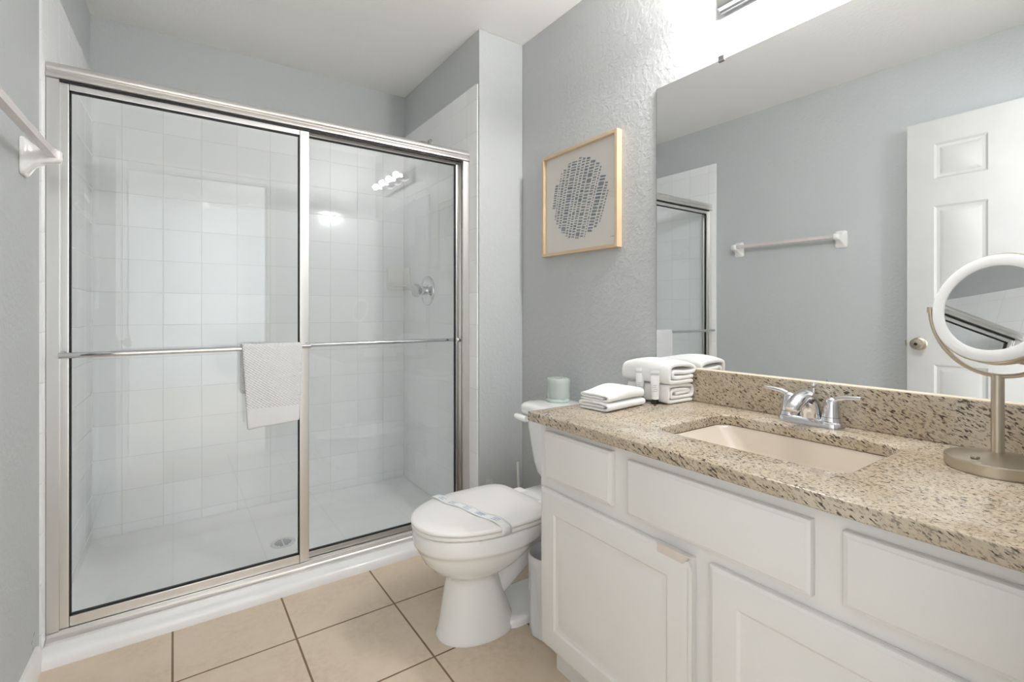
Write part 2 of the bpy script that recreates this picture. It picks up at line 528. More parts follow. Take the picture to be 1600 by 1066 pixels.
# ------------------------------------------------------------------ setting
bm = B(); box(bm, -0.6, 1.6, -0.06, 3.05, -0.06, 0.0)
struct(obj('floor', bm, M['floor']), 'beige square ceramic floor tiles with brown grout', 'floor')
bm = B(); box(bm, -0.6, 1.6, -0.06, 3.05, CEIL, CEIL + 0.06)
struct(obj('ceiling', bm, M['ceiling']), 'smooth off-white bathroom ceiling', 'ceiling')
bm = B(); box(bm, XR, XR + 0.1, -0.06, 3.05, 0, CEIL)
struct(obj('wall_right', bm, M['wall_tex']), 'textured grey wall behind the vanity and toilet', 'wall')
bm = B()
pts = [(XL(-0.06), -0.06), (XL(3.05), 3.05), (-0.6, 3.05), (-0.6, -0.06)]
prism(bm, pts, 2, 0, CEIL)
struct(obj('wall_left', bm, M['wall']), 'long grey wall with the towel bar', 'wall')
bm = B(); box(bm, -0.6, 1.6, YB, YB + 0.1, 0, CEIL)
struct(obj('wall_back', bm, M['wall']), 'grey wall above the shower tile at the back', 'wall')
bm = B(); box(bm, XP, XR, YP, YB, 0, CEIL, 0.004)
wp = struct(obj('wall_partition', bm, M['wall']), 'grey partition beside the shower and behind the toilet', 'wall')
# chipped patch of bare plaster low on the partition
bm = B()
rim = [(1.222, 0.20), (1.222, 0.232), (1.230, 0.25), (1.236, 0.241), (1.243, 0.262), (1.250, 0.270), (1.255, 0.258), (1.262, 0.268),
       (1.270, 0.260), (1.276, 0.262), (1.280, 0.245), (1.288, 0.232), (1.292, 0.2)]
prism(bm, rim, 1, YP - 0.0012, YP + 0.001)
o = obj('bare_plaster_patch', bm, M['patch'], wp); o['label'] = 'ragged patch of unpainted plaster'

# scuffs low on the left wall beside the shower
wl = bpy.data.objects['wall_left']
for yc, zc, L in ((1.985, 0.120, 0.014), (1.965, 0.108, 0.010), (1.975, 0.085, 0.008)):
    bm = B(); xs = XL(yc) + 0.0004
    f = bm.faces.new([bm.verts.new((XL(yc + a) + 0.0004, yc + a, zc + b)) for a, b in ((0, 0), (L, 0.006), (L * 1.1, 0.010), (L * 0.5, 0.007), (-L * 0.2, 0.003))])
    obj('scuff_mark', bm, M['scuff'], wl, smooth=0)

# entry wall with doorway (camera stands in it)
DX0, DX1, DZ = -0.258, 0.60, 2.065
bm = B()
box(bm, -0.6, DX0, -0.06, YE, 0, CEIL); box(bm, DX1, XR, -0.06, YE, 0, CEIL); box(bm, DX0, DX1, -0.06, YE, DZ, CEIL)
struct(obj('wall_entry', bm, M['wall']), 'grey entry wall with the open doorway', 'wall')
# door casing
def casing(y0, y1, nm):
    bm = B(); w = 0.057
    box(bm, DX0 - 0.05, DX0 + 0.008, y0, y1, 0, DZ + 0.05, 0.004)
    box(bm, DX1 - 0.008, DX1 + 0.05, y0, y1, 0, DZ + 0.05, 0.004)
    box(bm, DX0 - 0.05, DX1 + 0.05, y0, y1, DZ - 0.008, DZ + 0.05, 0.004)
    struct(obj(nm, bm, M['trim']), 'white door casing around the doorway', 'trim')
casing(YE, YE + 0.014, 'trim_1'); casing(-0.074, -0.06, 'trim_2')

# shower tile panels
bm = B(); box(bm, XL(YB) - 0.02, XP, YB - 0.008, YB, 0.0, 2.165)
struct(obj('wall_tile_back', bm, M['tileX']), 'white tile on the shower back wall', 'wall tile')
bm = B()
pts = [(XL(2.05), 2.05), (XL(2.05) + 0.005, 2.05), (XL(2.062) + 0.008, 2.062), (XL(YB) + 0.008, YB - 0.008), (XL(YB), YB - 0.008)]
prism(bm, pts, 2, 0.0, 2.160)
struct(obj('wall_tile_left', bm, M['tileY']), 'white tile on the left side of the shower', 'wall tile')
bm = B()
pts = [(XP, 2.010), (XP - 0.005, 2.010), (XP - 0.008, 2.018), (XP - 0.008, YB - 0.008), (XP, YB - 0.008)]
prism(bm, pts, 2, 0.0, 2.178)
struct(obj('wall_tile_right', bm, M['tileY']), 'white tile on the shower side of the partition', 'wall tile')

# baseboards
def skirt(nm, pts):
    bm = B(); prism(bm, pts, 2, 0, 0.078)
    struct(obj(nm, bm, M['trim']), 'white baseboard', 'baseboard')
bm = B()
prof = [(0, 0), (0.014, 0), (0.014, 0.062), (0.008, 0.078), (0, 0.078)]
loft(bm, [[(XL(y) + a, y, b) for a, b in prof] for y in (YE, 2.008)])
struct(obj('baseboard_left', bm, M['trim']), 'white baseboard along the left wall', 'baseboard')
bm = B(); loft(bm, [[(x, YP - a, b) for a, b in prof] for x in (XP + 0.002, XR)])
struct(obj('baseboard_partition', bm, M['trim']), 'white baseboard behind the toilet', 'baseboard')
bm = B(); loft(bm, [[(XR - a, y, b) for a, b in prof] for y in (1.15, YP - 0.014)])
struct(obj('baseboard_right', bm, M['trim']), 'white baseboard under the picture', 'baseboard')

# bedroom behind the doorway (seen only in the reflections and lighting the bathroom)
bm = B(); box(bm, -2.2, 2.6, -4.1, -0.06, -0.06, 0.0)
struct(obj('floor_bedroom', bm, M['carpet']), 'beige bedroom carpet', 'floor')
bm = B(); box(bm, -2.2, 2.6, -4.1, -0.06, 2.60, 2.66)
struct(obj('ceiling_bedroom', bm, M['ceiling']), 'white bedroom ceiling', 'ceiling')
bm = B(); box(bm, -2.3, -2.2, -4.1, -0.06, 0, 2.6)
struct(obj('wall_bedroom_left', bm, M['white_wall']), 'white bedroom side wall', 'wall')
bm = B()
box(bm, 2.6, 2.7, -4.1, -3.05, 0, 2.6); box(bm, 2.6, 2.7, -0.75, -0.06, 0, 2.6)
box(bm, 2.6, 2.7, -3.05, -0.75, 0, 0.68); box(bm, 2.6, 2.7, -3.05, -0.75, 2.22, 2.6)
struct(obj('wall_bedroom_right', bm, M['white_wall']), 'white bedroom wall with the unseen window', 'wall')
bm = B(); box(bm, -2.2, 2.6, -4.1, -4.0, 0, 2.6)
struct(obj('wall_bedroom_end', bm, M['white_wall']), 'white far bedroom wall', 'wall')
bm = B()
box(bm, -2.2, -0.6, -0.08, -0.062, 0, 2.6); box(bm, 1.56, 2.6, -0.08, -0.062, 0, 2.6); box(bm, -0.6, 1.56, -0.08, -0.062, 2.5, 2.6)
struct(obj('wall_bedroom_near', bm, M['white_wall']), 'white bedroom wall beside the doorway', 'wall')
bm = B()
for a, b, c, d in ((-3.05, -2.99, 0.68, 2.22), (-0.81, -0.75, 0.68, 2.22), (-2.99, -0.81, 0.68, 0.74), (-2.99, -0.81, 2.16, 2.22), (-1.93, -1.87, 0.74, 2.16)):
    box(bm, 2.59, 2.66, a, b, c, d, 0.004)
struct(obj('unseen_window_1', bm, M['trim']), 'unseen white bedroom window frame behind the fill lamp', 'window')

# bathroom door, opened flat along the left wall
DF = -0.250                   # face towards the room
door_bm = B()
us = [0.0, 0.11, 0.31, 0.45, 0.65, 0.76]; ts = [0.0, 0.22, 0.803, 0.97, 1.606, 1.742, 1.922, 2.042]
cells = {(i, j) for i in (1, 3) for j in (1, 3, 5)}
dprof = [(0.010, -0.007), (0.022, -0.008), (0.040, -0.002)]
panel_face(door_bm, (DF, 0.904, 0.01), (0, -1, 0), (0, 0, 1), (1, 0, 0), us, ts, cells, dprof)
panel_face(door_bm, (DF - 0.035, 0.904, 0.01), (0, -1, 0), (0, 0, 1), (-1, 0, 0), us, ts, cells, dprof)
for y in (0.144, 0.904):
    f = door_bm.faces.new([door_bm.verts.new(p) for p in ((DF, y, 0.01), (DF - 0.035, y, 0.01), (DF - 0.035, y, 2.052), (DF, y, 2.052))])
for z in (0.01, 2.052):
    f = door_bm.faces.new([door_bm.verts.new(p) for p in ((DF, 0.144, z), (DF - 0.035, 0.144, z), (DF - 0.035, 0.904, z), (DF, 0.904, z))])
d1 = struct(obj('door_1', door_bm, M['door'], smooth=20), 'white six-panel door standing open along the left wall', 'door')
bm = B()
lathe(bm, (DF, 0.851, 0.916), [(0.033, 0.0), (0.033, 0.004), (0.028, 0.008), (0.013, 0.010), (0.012, 0.026), (0.020, 0.032), (0.027, 0.042), (0.028, 0.052), (0.024, 0.060), (0.012, 0.063), (0.0, 0.063)], 28, 0)
k1 = obj('door_knob', bm, M['nickel'], d1)
bm = B(); box(bm, DF + 0.062, DF + 0.0645, 0.849, 0.853, 0.909, 0.923); lathe(bm, (DF + 0.062, 0.851, 0.916), [(0.0075, 0), (0.0075, 0.0022), (0.0, 0.0022)], 16, 0)
obj('keyhole', bm, M['dark'], k1)
bm = B(); box(bm, DF - 0.029, DF - 0.006, 0.9035, 0.9155, 0.902, 0.930, 0.002)
obj('door_latch', bm, M['nickel'], d1)
bm = B()
for z in (0.22, 1.02, 1.83):
    tube(bm, [(DF + 0.006, 0.138, z - 0.045), (DF + 0.006, 0.138, z + 0.045)], 0.006, 10)
    box(bm, DF - 0.03, DF + 0.002, 0.141, 0.1435, z - 0.045, z + 0.045)
obj('hinge', bm, M['nickel'], d1)

# bedroom ceiling fan (visible only as a reflection in the shower glass)
fan = thing('ceiling_fan', (0.25, -2.7, 2.60), 'white ceiling fan in the room reflected in the shower glass', 'fan')
bm = B(); lathe(bm, (0.25, -2.7, 2.60), [(0.07, 0), (0.07, -0.03), (0.012, -0.05), (0.012, -0.17), (0.10, -0.18), (0.11, -0.22), (0.10, -0.27), (0.04, -0.30), (0.0, -0.30)], 28)
obj('motor', bm, M['stone'], fan)
for k in range(5):
    a = 2 * PI * k / 5 + 0.5
    bm = B(); u = Vector((math.cos(a), math.sin(a), 0)); w = Vector((-math.sin(a), math.cos(a), 0.12))
    c0 = Vector((0.25, -2.7, 2.36))
    ring = lambda d: [c0 + u * 0.12 + w * -0.035 + Vector((0, 0, d)), c0 + u * 0.60 + w * -0.065 + Vector((0, 0, d)), c0 + u * 0.62 + w * 0.0 + Vector((0, 0, d)), c0 + u * 0.60 + w * 0.065 + Vector((0, 0, d)), c0 + u * 0.12 + w * 0.035 + Vector((0, 0, d))]
    loft(bm, [ring(0), ring(0.008)])
    obj('blade', bm, M['stone'], fan)

# ------------------------------------------------------------------ shower pan
pan = thing('shower_pan', (0.44, 2.45, 0), 'low white acrylic shower pan with a rounded front curb', 'shower pan')
bm = B()
# cross-section along Y swept in X: front curb, floor, back cove
sec = [(2.002, 0.0), (2.002, 0.020), (2.006, 0.032), (2.014, 0.038), (2.03, 0.041), (2.125, 0.041), (2.135, 0.038), (2.150, 0.018), (2.170, 0.0105),
       (2.45, 0.0085), (2.79, 0.0105), (2.83, 0.014), (2.862, 0.022), (2.882, 0.034), (2.910, 0.040), (2.910, 0.0)]
xa = [XL(2.4) + 0.004, XP - 0.008 - 0.002]
loft(bm, [[(XL(y) + (0.006 if y > 2.05 else 0.002), y, z) for y, z in sec], [((XP - 0.010) if y > 2.05 else XP - 0.002, y, z) for y, z in sec]])
# side coves
for sgn in (1, -1):
    cv = [(0.0, 0.0), (0.0, 0.0395), (0.020, 0.036), (0.034, 0.026), (0.056, 0.016), (0.10, 0.0100), (0.15, 0.0075), (0.15, 0.0)]
    r = []
    for y in (2.13, 2.90):
        bx = XL(y) + 0.0065 if sgn > 0 else XP - 0.0105
        r.append([(bx + sgn * a, y, z) for a, z in cv])
    loft(bm, r)
obj('basin', bm, M['pan'], pan, smooth=50)
dc = (0.416, 2.452, 0.0085)
bm = B(); lathe(bm, dc, [(0.054, 0.0), (0.054, 0.0025), (0.046, 0.004), (0.044, 0.0035), (0.0, 0.0035)], 36)
dr = obj('drain', bm, M['chrome'], pan)
bm = B()
for i in range(-3, 4):
    hw = math.sqrt(max(0.0, 0.036 ** 2 - (i * 0.0105) ** 2))
    for s in (-1, 1):
        box(bm, dc[0] + (0.003 if s > 0 else -hw), dc[0] + (hw if s > 0 else -0.003), dc[1] + i * 0.0105 - 0.0012, dc[1] + i * 0.0105 + 0.0012, dc[2] + 0.0034, dc[2] + 0.0041)
obj('drain_slots', bm, M['slot'], dr)

# ------------------------------------------------------------------ shower enclosure frame
enc = thing('shower_enclosure', (0.43, 2.105, 0.041), 'polished aluminium frame fixed around the sliding shower doors', 'shower frame')
HX0, HX1 = XL(2.1) + 0.009, XP - 0.009
bm = B()
hp = [(2.150, 1.815), (2.150, 1.868), (2.140, 1.872), (2.095, 1.873), (2.086, 1.870), (2.079, 1.863), (2.075, 1.853), (2.077, 1.846), (2.081, 1.843), (2.078, 1.838), (2.074, 1.830), (2.074, 1.822), (2.080, 1.819),
      (2.086, 1.820), (2.088, 1.835), (2.112, 1.835), (2.113, 1.815), (2.117, 1.815), (2.118, 1.835), (2.142, 1.835), (2.143, 1.815)]
prism(bm, hp, 0, HX0, HX1)
hdr = obj('header', bm, M['alu'], enc, smooth=60)
bm = B(); box(bm, HX0 + 0.031, HX1 - 0.03, 2.0815, 2.0865, 1.8125, 1.822); obj('header_gap_shade', bm, M['gasket'], hdr)  # black strip put in for the shade under the header lip
for nm_x0, nm_x1, sg in ((HX0, HX0 + 0.030, 1), (HX1 - 0.034, HX1, -1)):
    bm = B()
    jp = [(2.080, 0), (2.150, 0), (2.150, 1), (2.143, 1), (2.143, 0.35), (2.118, 0.35), (2.118, 0.9), (2.112, 0.9), (2.112, 0.35), (2.086, 0.35), (2.086, 1), (2.080, 1)]
    w = nm_x1 - nm_x0
    prism(bm, [((nm_x0 + w * b) if sg > 0 else (nm_x1 - w * b), a) for a, b in jp], 2, 0.068, 1.818)
    obj('side_jamb', bm, M['alu_v'], enc)
bm = B()
tp_ = [(2.062, 0.041), (2.062, 0.049), (2.070, 0.054), (2.080, 0.056), (2.080, 0.070), (2.084, 0.070), (2.085, 0.056), (2.110, 0.056), (2.110, 0.066), (2.114, 0.066), (2.114, 0.056), (2.142, 0.056), (2.142, 0.075), (2.150, 0.075), (2.150, 0.041)]
prism(bm, tp_, 0, HX0, HX1)
obj('bottom_track', bm, M['alu'], enc)

def sliding_door(label, x0, x1, z0, z1, y, sl, sr, st, sb, bar_y, bar_z, bx0, bx1, br):
    t = thing('sliding_shower_door', ((x0 + x1) / 2, y, z0), label, 'shower door', 'sliding glass shower doors')
    d = 0.010
    fr = B()
    def rail(bm, a, b, c, e):           # extruded bar with eased edges
        box(bm, a, b, y - d, y + d, c, e, 0.003, 2)
    for nm, a, b, c, e, mt in (('stile', x0, x0 + sl, z0, z1, 'alu_v'), ('stile', x1 - sr, x1, z0, z1, 'alu_v'),
                               ('rail', x0 + sl, x1 - sr, z1 - st, z1, 'alu'), ('rail', x0 + sl, x1 - sr, z0, z0 + sb, 'alu')):
        bm = B(); rail(bm, a, b, c, e); obj(nm, bm, M[mt], t)
    fr.free()
    gx0, gx1, gz0, gz1 = x0 + sl, x1 - sr, z0 + sb, z1 - st
    bm = B(); box(bm, gx0 - 0.004, gx1 + 0.004, y - 0.0025, y + 0.0025, gz0 - 0.004, gz1 + 0.004)
    obj('glass_pane', bm, M['glass'], t)
    g = 0.0045
    bm = B()
    for a, b, c, e in ((gx0, gx0 + g, gz0, gz1), (gx1 - g, gx1, gz0, gz1), (gx0, gx1, gz1 - g, gz1), (gx0, gx1, gz0, gz0 + g)):
        box(bm, a, b, y - 0.006, y + 0.006, c, e)
    obj('gasket', bm, M['gasket'], t)
    bm = B(); tube(bm, [(bx0, bar_y, bar_z), (bx1, bar_y, bar_z)], br, 16)
    sg = 1 if bar_y < y else -1
    rl = obj('towel_rail', bm, M['chrome'], t)
    for bx in (bx0 + 0.006, bx1 - 0.006):
        bm = B()
        tube(bm, [(bx, bar_y + sg * 0.004, bar_z), (bx, y - sg * d, bar_z)], 0.007, 12)
        tube(bm, [(bx, y - sg * (d + 0.004), bar_z), (bx, y - sg * d, bar_z)], 0.011, 14)
        obj('rail_post', bm, M['chrome'], rl)
    return t
sliding_door('left sliding glass shower door with the white towel on its rail', HX0 + 0.027, 0.452, 0.066, 1.826, 2.098, 0.026, 0.036, 0.034, 0.038, 2.040, 0.945, HX0 + 0.035, 0.447, 0.0092)
rd = sliding_door('right sliding glass shower door near the toilet with bare rail inside', 0.420, HX1 - 0.026, 0.062, 1.826, 2.130, 0.034, 0.026, 0.020, 0.028, 2.175, 0.940, 0.432, HX1 - 0.032, 0.0092)
bm = B(); lathe(bm, (HX1 - 0.039, 2.120, 0.940), [(0.011, 0.0), (0.011, -0.005), (0.007, -0.008), (0.007, -0.016), (0.0, -0.016)], 18, 1)
obj('rail_bolt', bm, M['chrome'], rd)
# ------------------------------------------------------------------ hand towel on the rail
def hang_towel():
    bm = B()
    yb, zb, rr = 2.040, 0.945, 0.0155
    def sheet(back_len, front_len, inset, seed, zskew):
        path = []
        nb, nf = 8, 22
        for i in range(nb): path.append((yb + rr + inset, zb - back_len * (1 - i / nb)))
        for i in range(9):
            a = PI * i / 8
            path.append((yb + (rr + inset) * math.cos(a), zb + (rr + inset) * math.sin(a)))
        for i in range(1, nf + 1): path.append((yb - rr - inset - 0.006 * math.sin(PI * i / nf) - 0.004 * i / nf, zb - front_len * i / nf))
        rows = []
        nx = 14
        for i, (y, z) in enumerate(path):
            row = []
            dr = max(0.0, (zb - z) / 0.3)
            front = i > nb + 4
            for k in range(nx + 1):
                s = k / nx
                xl = 0.206 + (0.018 * dr if front else -0.004)
                xr = 0.413 - (0.012 * dr if front else 0.01)
                x = xl + (xr - xl) * s
                zz = z - zskew * dr * (1 - s) ** 1.5 * (1.0 if front else 0.0)
                yy = y + 0.0022 * math.sin(s * 7 + z * 9 + seed) * min(1, dr * 2) - (0.004 * math.sin(s * PI) * dr if front else 0)
                row.append(bm.verts.new((x, yy, zz)))
            rows.append(row)
        for a, b in zip(rows[:-1], rows[1:]):
            for k in range(nx): bm.faces.new((a[k], a[k + 1], b[k + 1], b[k]))
    sheet(0.170, 0.286, 0.0, 0.0, 0.014)
    sheet(0.165, 0.282, -0.006, 1.3, 0.022)
    o = obj('hand_towel', bm, M['hang'], None, smooth=180)
    md = o.modifiers.new('thick', 'SOLIDIFY'); md.thickness = 0.0055; md.offset = 0
    subsurf(o, 1)
    tag(o, 'white diamond-weave hand towel draped over the left shower door rail', 'towel')
M['hang'] = diamond_terry('woven_towel', 0.080)
hang_towel()

# ------------------------------------------------------------------ shower valve, soap dish, shower head
val = thing('shower_valve', (XP - 0.008, 2.552, 1.20), 'round chrome shower valve with clear knob on the tiled partition', 'shower valve')
bm = B(); lathe(bm, (XP - 0.008, 2.552, 1.20), [(0.084, 0.0), (0.084, -0.004), (0.079, -0.010), (0.074, -0.012), (0.070, -0.009), (0.040, -0.013), (0.036, -0.018), (0.0, -0.018)], 48, 0)
obj('escutcheon', bm, M['chrome'], val)
bm = B(); lathe(bm, (XP - 0.026, 2.552, 1.20), [(0.024, 0.0), (0.024, -0.030), (0.020, -0.034), (0.0, -0.034)], 28, 0)
obj('stem', bm, M['chrome'], val)
M['acrylic'] = glass_pane('clear_acrylic', (236, 238, 238), 0.10, 0.25)
bm = B()
rings = []
for h, r in ((0.0, 0.020), (-0.006, 0.032), (-0.022, 0.035), (-0.036, 0.031), (-0.042, 0.018)):
    rings.append([(XP - 0.060 + h, 2.552 + r * (1 + 0.10 * math.cos(8 * a)) * math.cos(a), 1.20 + r * (1 + 0.10 * math.cos(8 * a)) * math.sin(a)) for a in [2 * PI * i / 64 for i in range(64)]])
loft(bm, rings); obj('knob', bm, M['acrylic'], val)

bm = B()
sx, sy, sz = XP - 0.009, YB - 0.009, 1.235
rings = []
for z, r in ((0.0, 0.090), (0.010, 0.100), (0.014, 0.098), (0.012, 0.088), (0.006, 0.080)):
    rings.append([(sx, sy, sz + z)] + [(sx - r * math.cos(a), sy - r * math.sin(a), sz + z) for a in [PI / 2 * i / 12 for i in range(13)]])
loft(bm, rings)
box(bm, sx - 0.006, sx, sy - 0.105, sy, sz - 0.02, sz + 0.115, 0.002); box(bm, sx - 0.105, sx, sy - 0.006, sy, sz - 0.02, sz + 0.115, 0.002)
tag(obj('soap_dish', bm, M['ceramic']), 'white ceramic corner soap dish set in the shower tile', 'soap dish')

sh = thing('shower_arm', (XP - 0.008, 2.527, 2.03), 'chrome shower arm peeking over the top of the shower frame', 'shower head')
bm = B(); lathe(bm, (XP - 0.008, 2.527, 2.03), [(0.030, 0), (0.028, -0.006), (0.013, -0.014), (0.0, -0.014)], 24, 0); obj('flange', bm, M['chrome'], sh)
bm = B(); tube(bm, chaikin([(XP - 0.012, 2.527, 2.03), (XP - 0.04, 2.527, 2.035), (XP - 0.07, 2.527, 2.03), (XP - 0.095, 2.527, 2.010)], 2), 0.009, 12); obj('pipe', bm, M['chrome'], sh)
bm = B()
ax = Vector((-0.75, 0, -0.66)); c0 = Vector((XP - 0.092, 2.527, 2.012)); q = ax.to_track_quat('Z', 'Y').to_matrix().to_4x4()
rings = [[c0 + q @ Vector((r * math.cos(2 * PI * i / 24), r * math.sin(2 * PI * i / 24), h)) for i in range(24)] for h, r in ((0, 0.012), (0.012, 0.016), (0.020, 0.014), (0.030, 0.026), (0.040, 0.030), (0.044, 0.028))]
loft(bm, rings); obj('spray_head', bm, M['chrome'], sh)

# ------------------------------------------------------------------ towel bar on the left wall
tb = thing('towel_bar', (XL(1.56), 1.56, 1.51), 'ceramic towel bar with a square rod on the left wall', 'towel bar')
for y in (1.878, 1.252):
    bm = B(); bx = XL(y); zc = 1.512
    rings = []
    for t_, hw, hh, dz in ((0.0, 0.034, 0.052, 0.0), (0.008, 0.034, 0.052, 0.0), (0.014, 0.029, 0.045, 0.0), (0.026, 0.021, 0.030, 0.004), (0.048, 0.017, 0.022, 0.010), (0.066, 0.017, 0.021, 0.012), (0.078, 0.015, 0.017, 0.012), (0.083, 0.009, 0.010, 0.012)):
        ring = rrect(0, 0, hw, hh, min(hw, hh) * 0.45, 0, 4)
        rings.append([Vector((bx + t_, y + p.x, zc + dz + p.y)) for p in ring])
    loft(bm, rings)
    obj('bracket', bm, M['ceramic'], tb, smooth=60)
bm = B()
def sq(y): 
    cx = XL(y) + 0.062; h = 0.0095; cz = 1.526
    return [(cx - h, y, cz - h), (cx + h, y, cz - h), (cx + h, y, cz + h), (cx - h, y, cz + h)]
loft(bm, [sq(1.262), sq(1.868)])
obj('rod', bm, M['rod'], tb, smooth=0)

# ------------------------------------------------------------------ toilet
TY = 1.45
toi = thing('toilet', (1.0, TY, 0), 'white two-piece toilet with closed lid between vanity and shower', 'toilet')
def egg(xf, xb, hw, z, n=48, pw=2.3, cxr=0.45, yc=TY):
    """egg outline: front at xf, back at xb, half width hw; widest point at cxr of the length from the back"""
    xm = xb - (xb - xf) * cxr
    out = []
    for i in range(n):
        a = 2 * PI * i / n
        c, s = math.cos(a), math.sin(a)
        x = xm - (xm - xf) * c if c > 0 else xm - (xb - xm) * (abs(c) ** (2 / pw)) * (-1 if c < 0 else 1)
        e = 2.15 if c > 0 else pw
        y = hw * (abs(s) ** (2 / e)) * (1 if s >= 0 else -1)
        out.append(Vector((x, yc + y, z)))
    return out
bm = B()
rings = [egg(0.716, 0.995, 0.106, 0.0), egg(0.714, 0.998, 0.107, 0.008), egg(0.722, 0.990, 0.103, 0.020), egg(0.730, 0.975, 0.099, 0.06), egg(0.742, 0.950, 0.094, 0.12),
         egg(0.754, 0.928, 0.090, 0.180), egg(0.757, 0.922, 0.089, 0.200), egg(0.748, 0.940, 0.094, 0.207), egg(0.722, 0.968, 0.110, 0.219), egg(0.694, 1.005, 0.130, 0.238), egg(0.670, 1.040, 0.150, 0.265), egg(0.654, 1.075, 0.165, 0.298), egg(0.649, 1.090, 0.169, 0.312),
         egg(0.643, 1.10, 0.176, 0.3155), egg(0.639, 1.12, 0.179, 0.326), egg(0.636, 1.14, 0.180, 0.358), egg(0.640, 1.14, 0.178, 0.368), egg(0.66, 1.13, 0.165, 0.371)]
loft(bm, rings)
# low foot running back to the wall side
rings = [rrect(1.06, TY, 0.150 - d, 0.100 - d, 0.07, z) for z, d in ((0.0, 0.0), (0.018, 0.0), (0.028, 0.006), (0.032, 0.02))]
loft(bm, rings)
# deck under the tank and trapway
rings = []
for z, hx, hy in ((0.285, 0.12, 0.085), (0.300, 0.150, 0.105), (0.320, 0.165, 0.118), (0.360, 0.170, 0.124), (0.3695, 0.166, 0.120)):
    rings.append(rrect(1.250, TY, hx, hy, 0.05, z))
loft(bm, rings)
tube(bm, chaikin([(0.90, TY, 0.12), (0.99, TY, 0.18), (1.08, TY, 0.235), (1.15, TY, 0.20), (1.165, TY, 0.11), (1.16, TY, 0.01)], 2), 0.062, 20)
obj('bowl', bm, M['porcelain'], toi, smooth=60)
# bolt caps
for s in (-1,):
    bm = B(); lathe(bm, (1.12, TY + s * 0.082, 0.030), [(0.012, 0.0), (0.016, 0.010), (0.010, 0.018), (0.0, 0.020)], 16); obj('bolt_cap', bm, M['seat'], toi)
bm = B(); loft(bm, [egg(0.640, 1.075, 0.174, 0.3715, cxr=0.46, pw=5.5), egg(0.634, 1.08, 0.178, 0.376, cxr=0.46, pw=5.5), egg(0.634, 1.08, 0.178, 0.382, cxr=0.46, pw=5.5), egg(0.640, 1.075, 0.173, 0.3865, cxr=0.46, pw=5.5)])
obj('seat', bm, M['seat'], toi, smooth=60)
bm = B()
lf = lambda d, z, dx=0: egg(0.631 + d, 1.075 - d, 0.180 - d, z, cxr=0.46, pw=5.5)
loft(bm, [lf(0.004, 0.3885), lf(0.0, 0.391), lf(0.0, 0.396), lf(0.003, 0.4005), lf(0.010, 0.4035), lf(0.05, 0.4060), lf(0.11, 0.4070)])
obj('lid', bm, M['seat'], toi, smooth=60)
for s in (-1, 1):
    bm = B(); box(bm, 1.078, 1.118, TY + s * 0.075 - 0.022, TY + s * 0.075 + 0.022, 0.3705, 0.395, 0.006, 3)
    obj('seat_hinge', bm, M['seat'], toi)
bm = B()
rings = []
for z, hx, hy, r in ((0.374, 0.070, 0.125, 0.05), (0.380, 0.082, 0.145, 0.055), (0.395, 0.094, 0.164, 0.06), (0.42, 0.099, 0.176, 0.06), (0.46, 0.101, 0.186, 0.055), (0.655, 0.106, 0.222, 0.05)):
    rings.append(rrect(1.430 - hx, TY + 0.005, hx, hy, r, z))
loft(bm, rings); obj('tank', bm, M['porcelain'], toi, smooth=60)
bm = B()
rings = []
for z, d in ((0.652, 0.010), (0.655, 0.002), (0.662, 0.0), (0.678, 0.0), (0.688, 0.003), (0.695, 0.010), (0.698, 0.022), (0.700, 0.06)):
    rings.append(rrect(1.322, TY + 0.005, 0.119 - d, 0.240 - d, 0.05, z, 8))
loft(bm, rings); obj('tank_lid', bm, M['porcelain'], toi, smooth=60)
bm = B()
fx, fy, fz = 1.213, TY + 0.175, 0.634
lathe(bm, (fx, fy, fz), [(0.013, 0.008), (0.013, -0.006), (0.009, -0.010), (0.0, -0.010)], 20, 0)
lp_ = chaikin([(fx - 0.008, fy, fz), (fx - 0.016, fy + 0.02, fz + 0.002), (fx - 0.020, fy + 0.045, fz + 0.005), (fx - 0.020, fy + 0.058, fz + 0.006)], 2)
tube(bm, lp_, [0.009 + 0.005 * math.sin(PI * min(1, 0.25 + 0.7 * i / (len(lp_) - 1))) for i in range(len(lp_))], 12)
obj('flush_lever', bm, M['porcelain'], toi)

# paper band over the closed lid
bnd = thing('paper_band', (0.84, TY, 0.4071), 'printed sanitary paper strip wrapped across the toilet lid', 'paper strip')
def band_xyz(s, q):
    """s: 0..1 across the lid from far to near edge; q: -1..1 over the strip width"""
    y = TY + 0.180 - 0.360 * s
    x = 0.782 + 0.085 * s + q * 0.0185 + 0.004 * math.sin(s * 17)
    e = abs(y - TY) / 0.181
    z = 0.4092 - 0.0035 * e ** 4 + 0.0013 * math.sin(s * 23 + q) 
    return x, y, z
bm = B(); NS = 40
rows = [[bm.verts.new(band_xyz(0.025 + 0.95 * i / NS, q)) for q in (-1, -0.33, 0.33, 1)] for i in range(NS + 1)]
for sgn, idx in ((1, 0), (-1, NS)):          # turned down over the lid edges
    pass
for a, b in zip(rows[:-1], rows[1:]):
    for k in range(3): bm.faces.new((a[k], a[k + 1], b[k + 1], b[k]))
last = rows[-1]
x0s = [Vector(v.co) for v in last]
dn = [bm.verts.new((p.x + 0.001, TY - 0.1845, 0.400)) for p in x0s]; dn2 = [bm.verts.new((p.x + 0.001, TY - 0.1855, 0.380)) for p in x0s]
for k in range(3):
    bm.faces.new((last[k], last[k + 1], dn[k + 1], dn[k])); bm.faces.new((dn[k], dn[k + 1], dn2[k + 1], dn2[k]))
o = obj('band', bm, M['band'], bnd, smooth=60)
md = o.modifiers.new('thick', 'SOLIDIFY'); md.thickness = 0.0006; md.offset = 1
rr = random.Random(3)
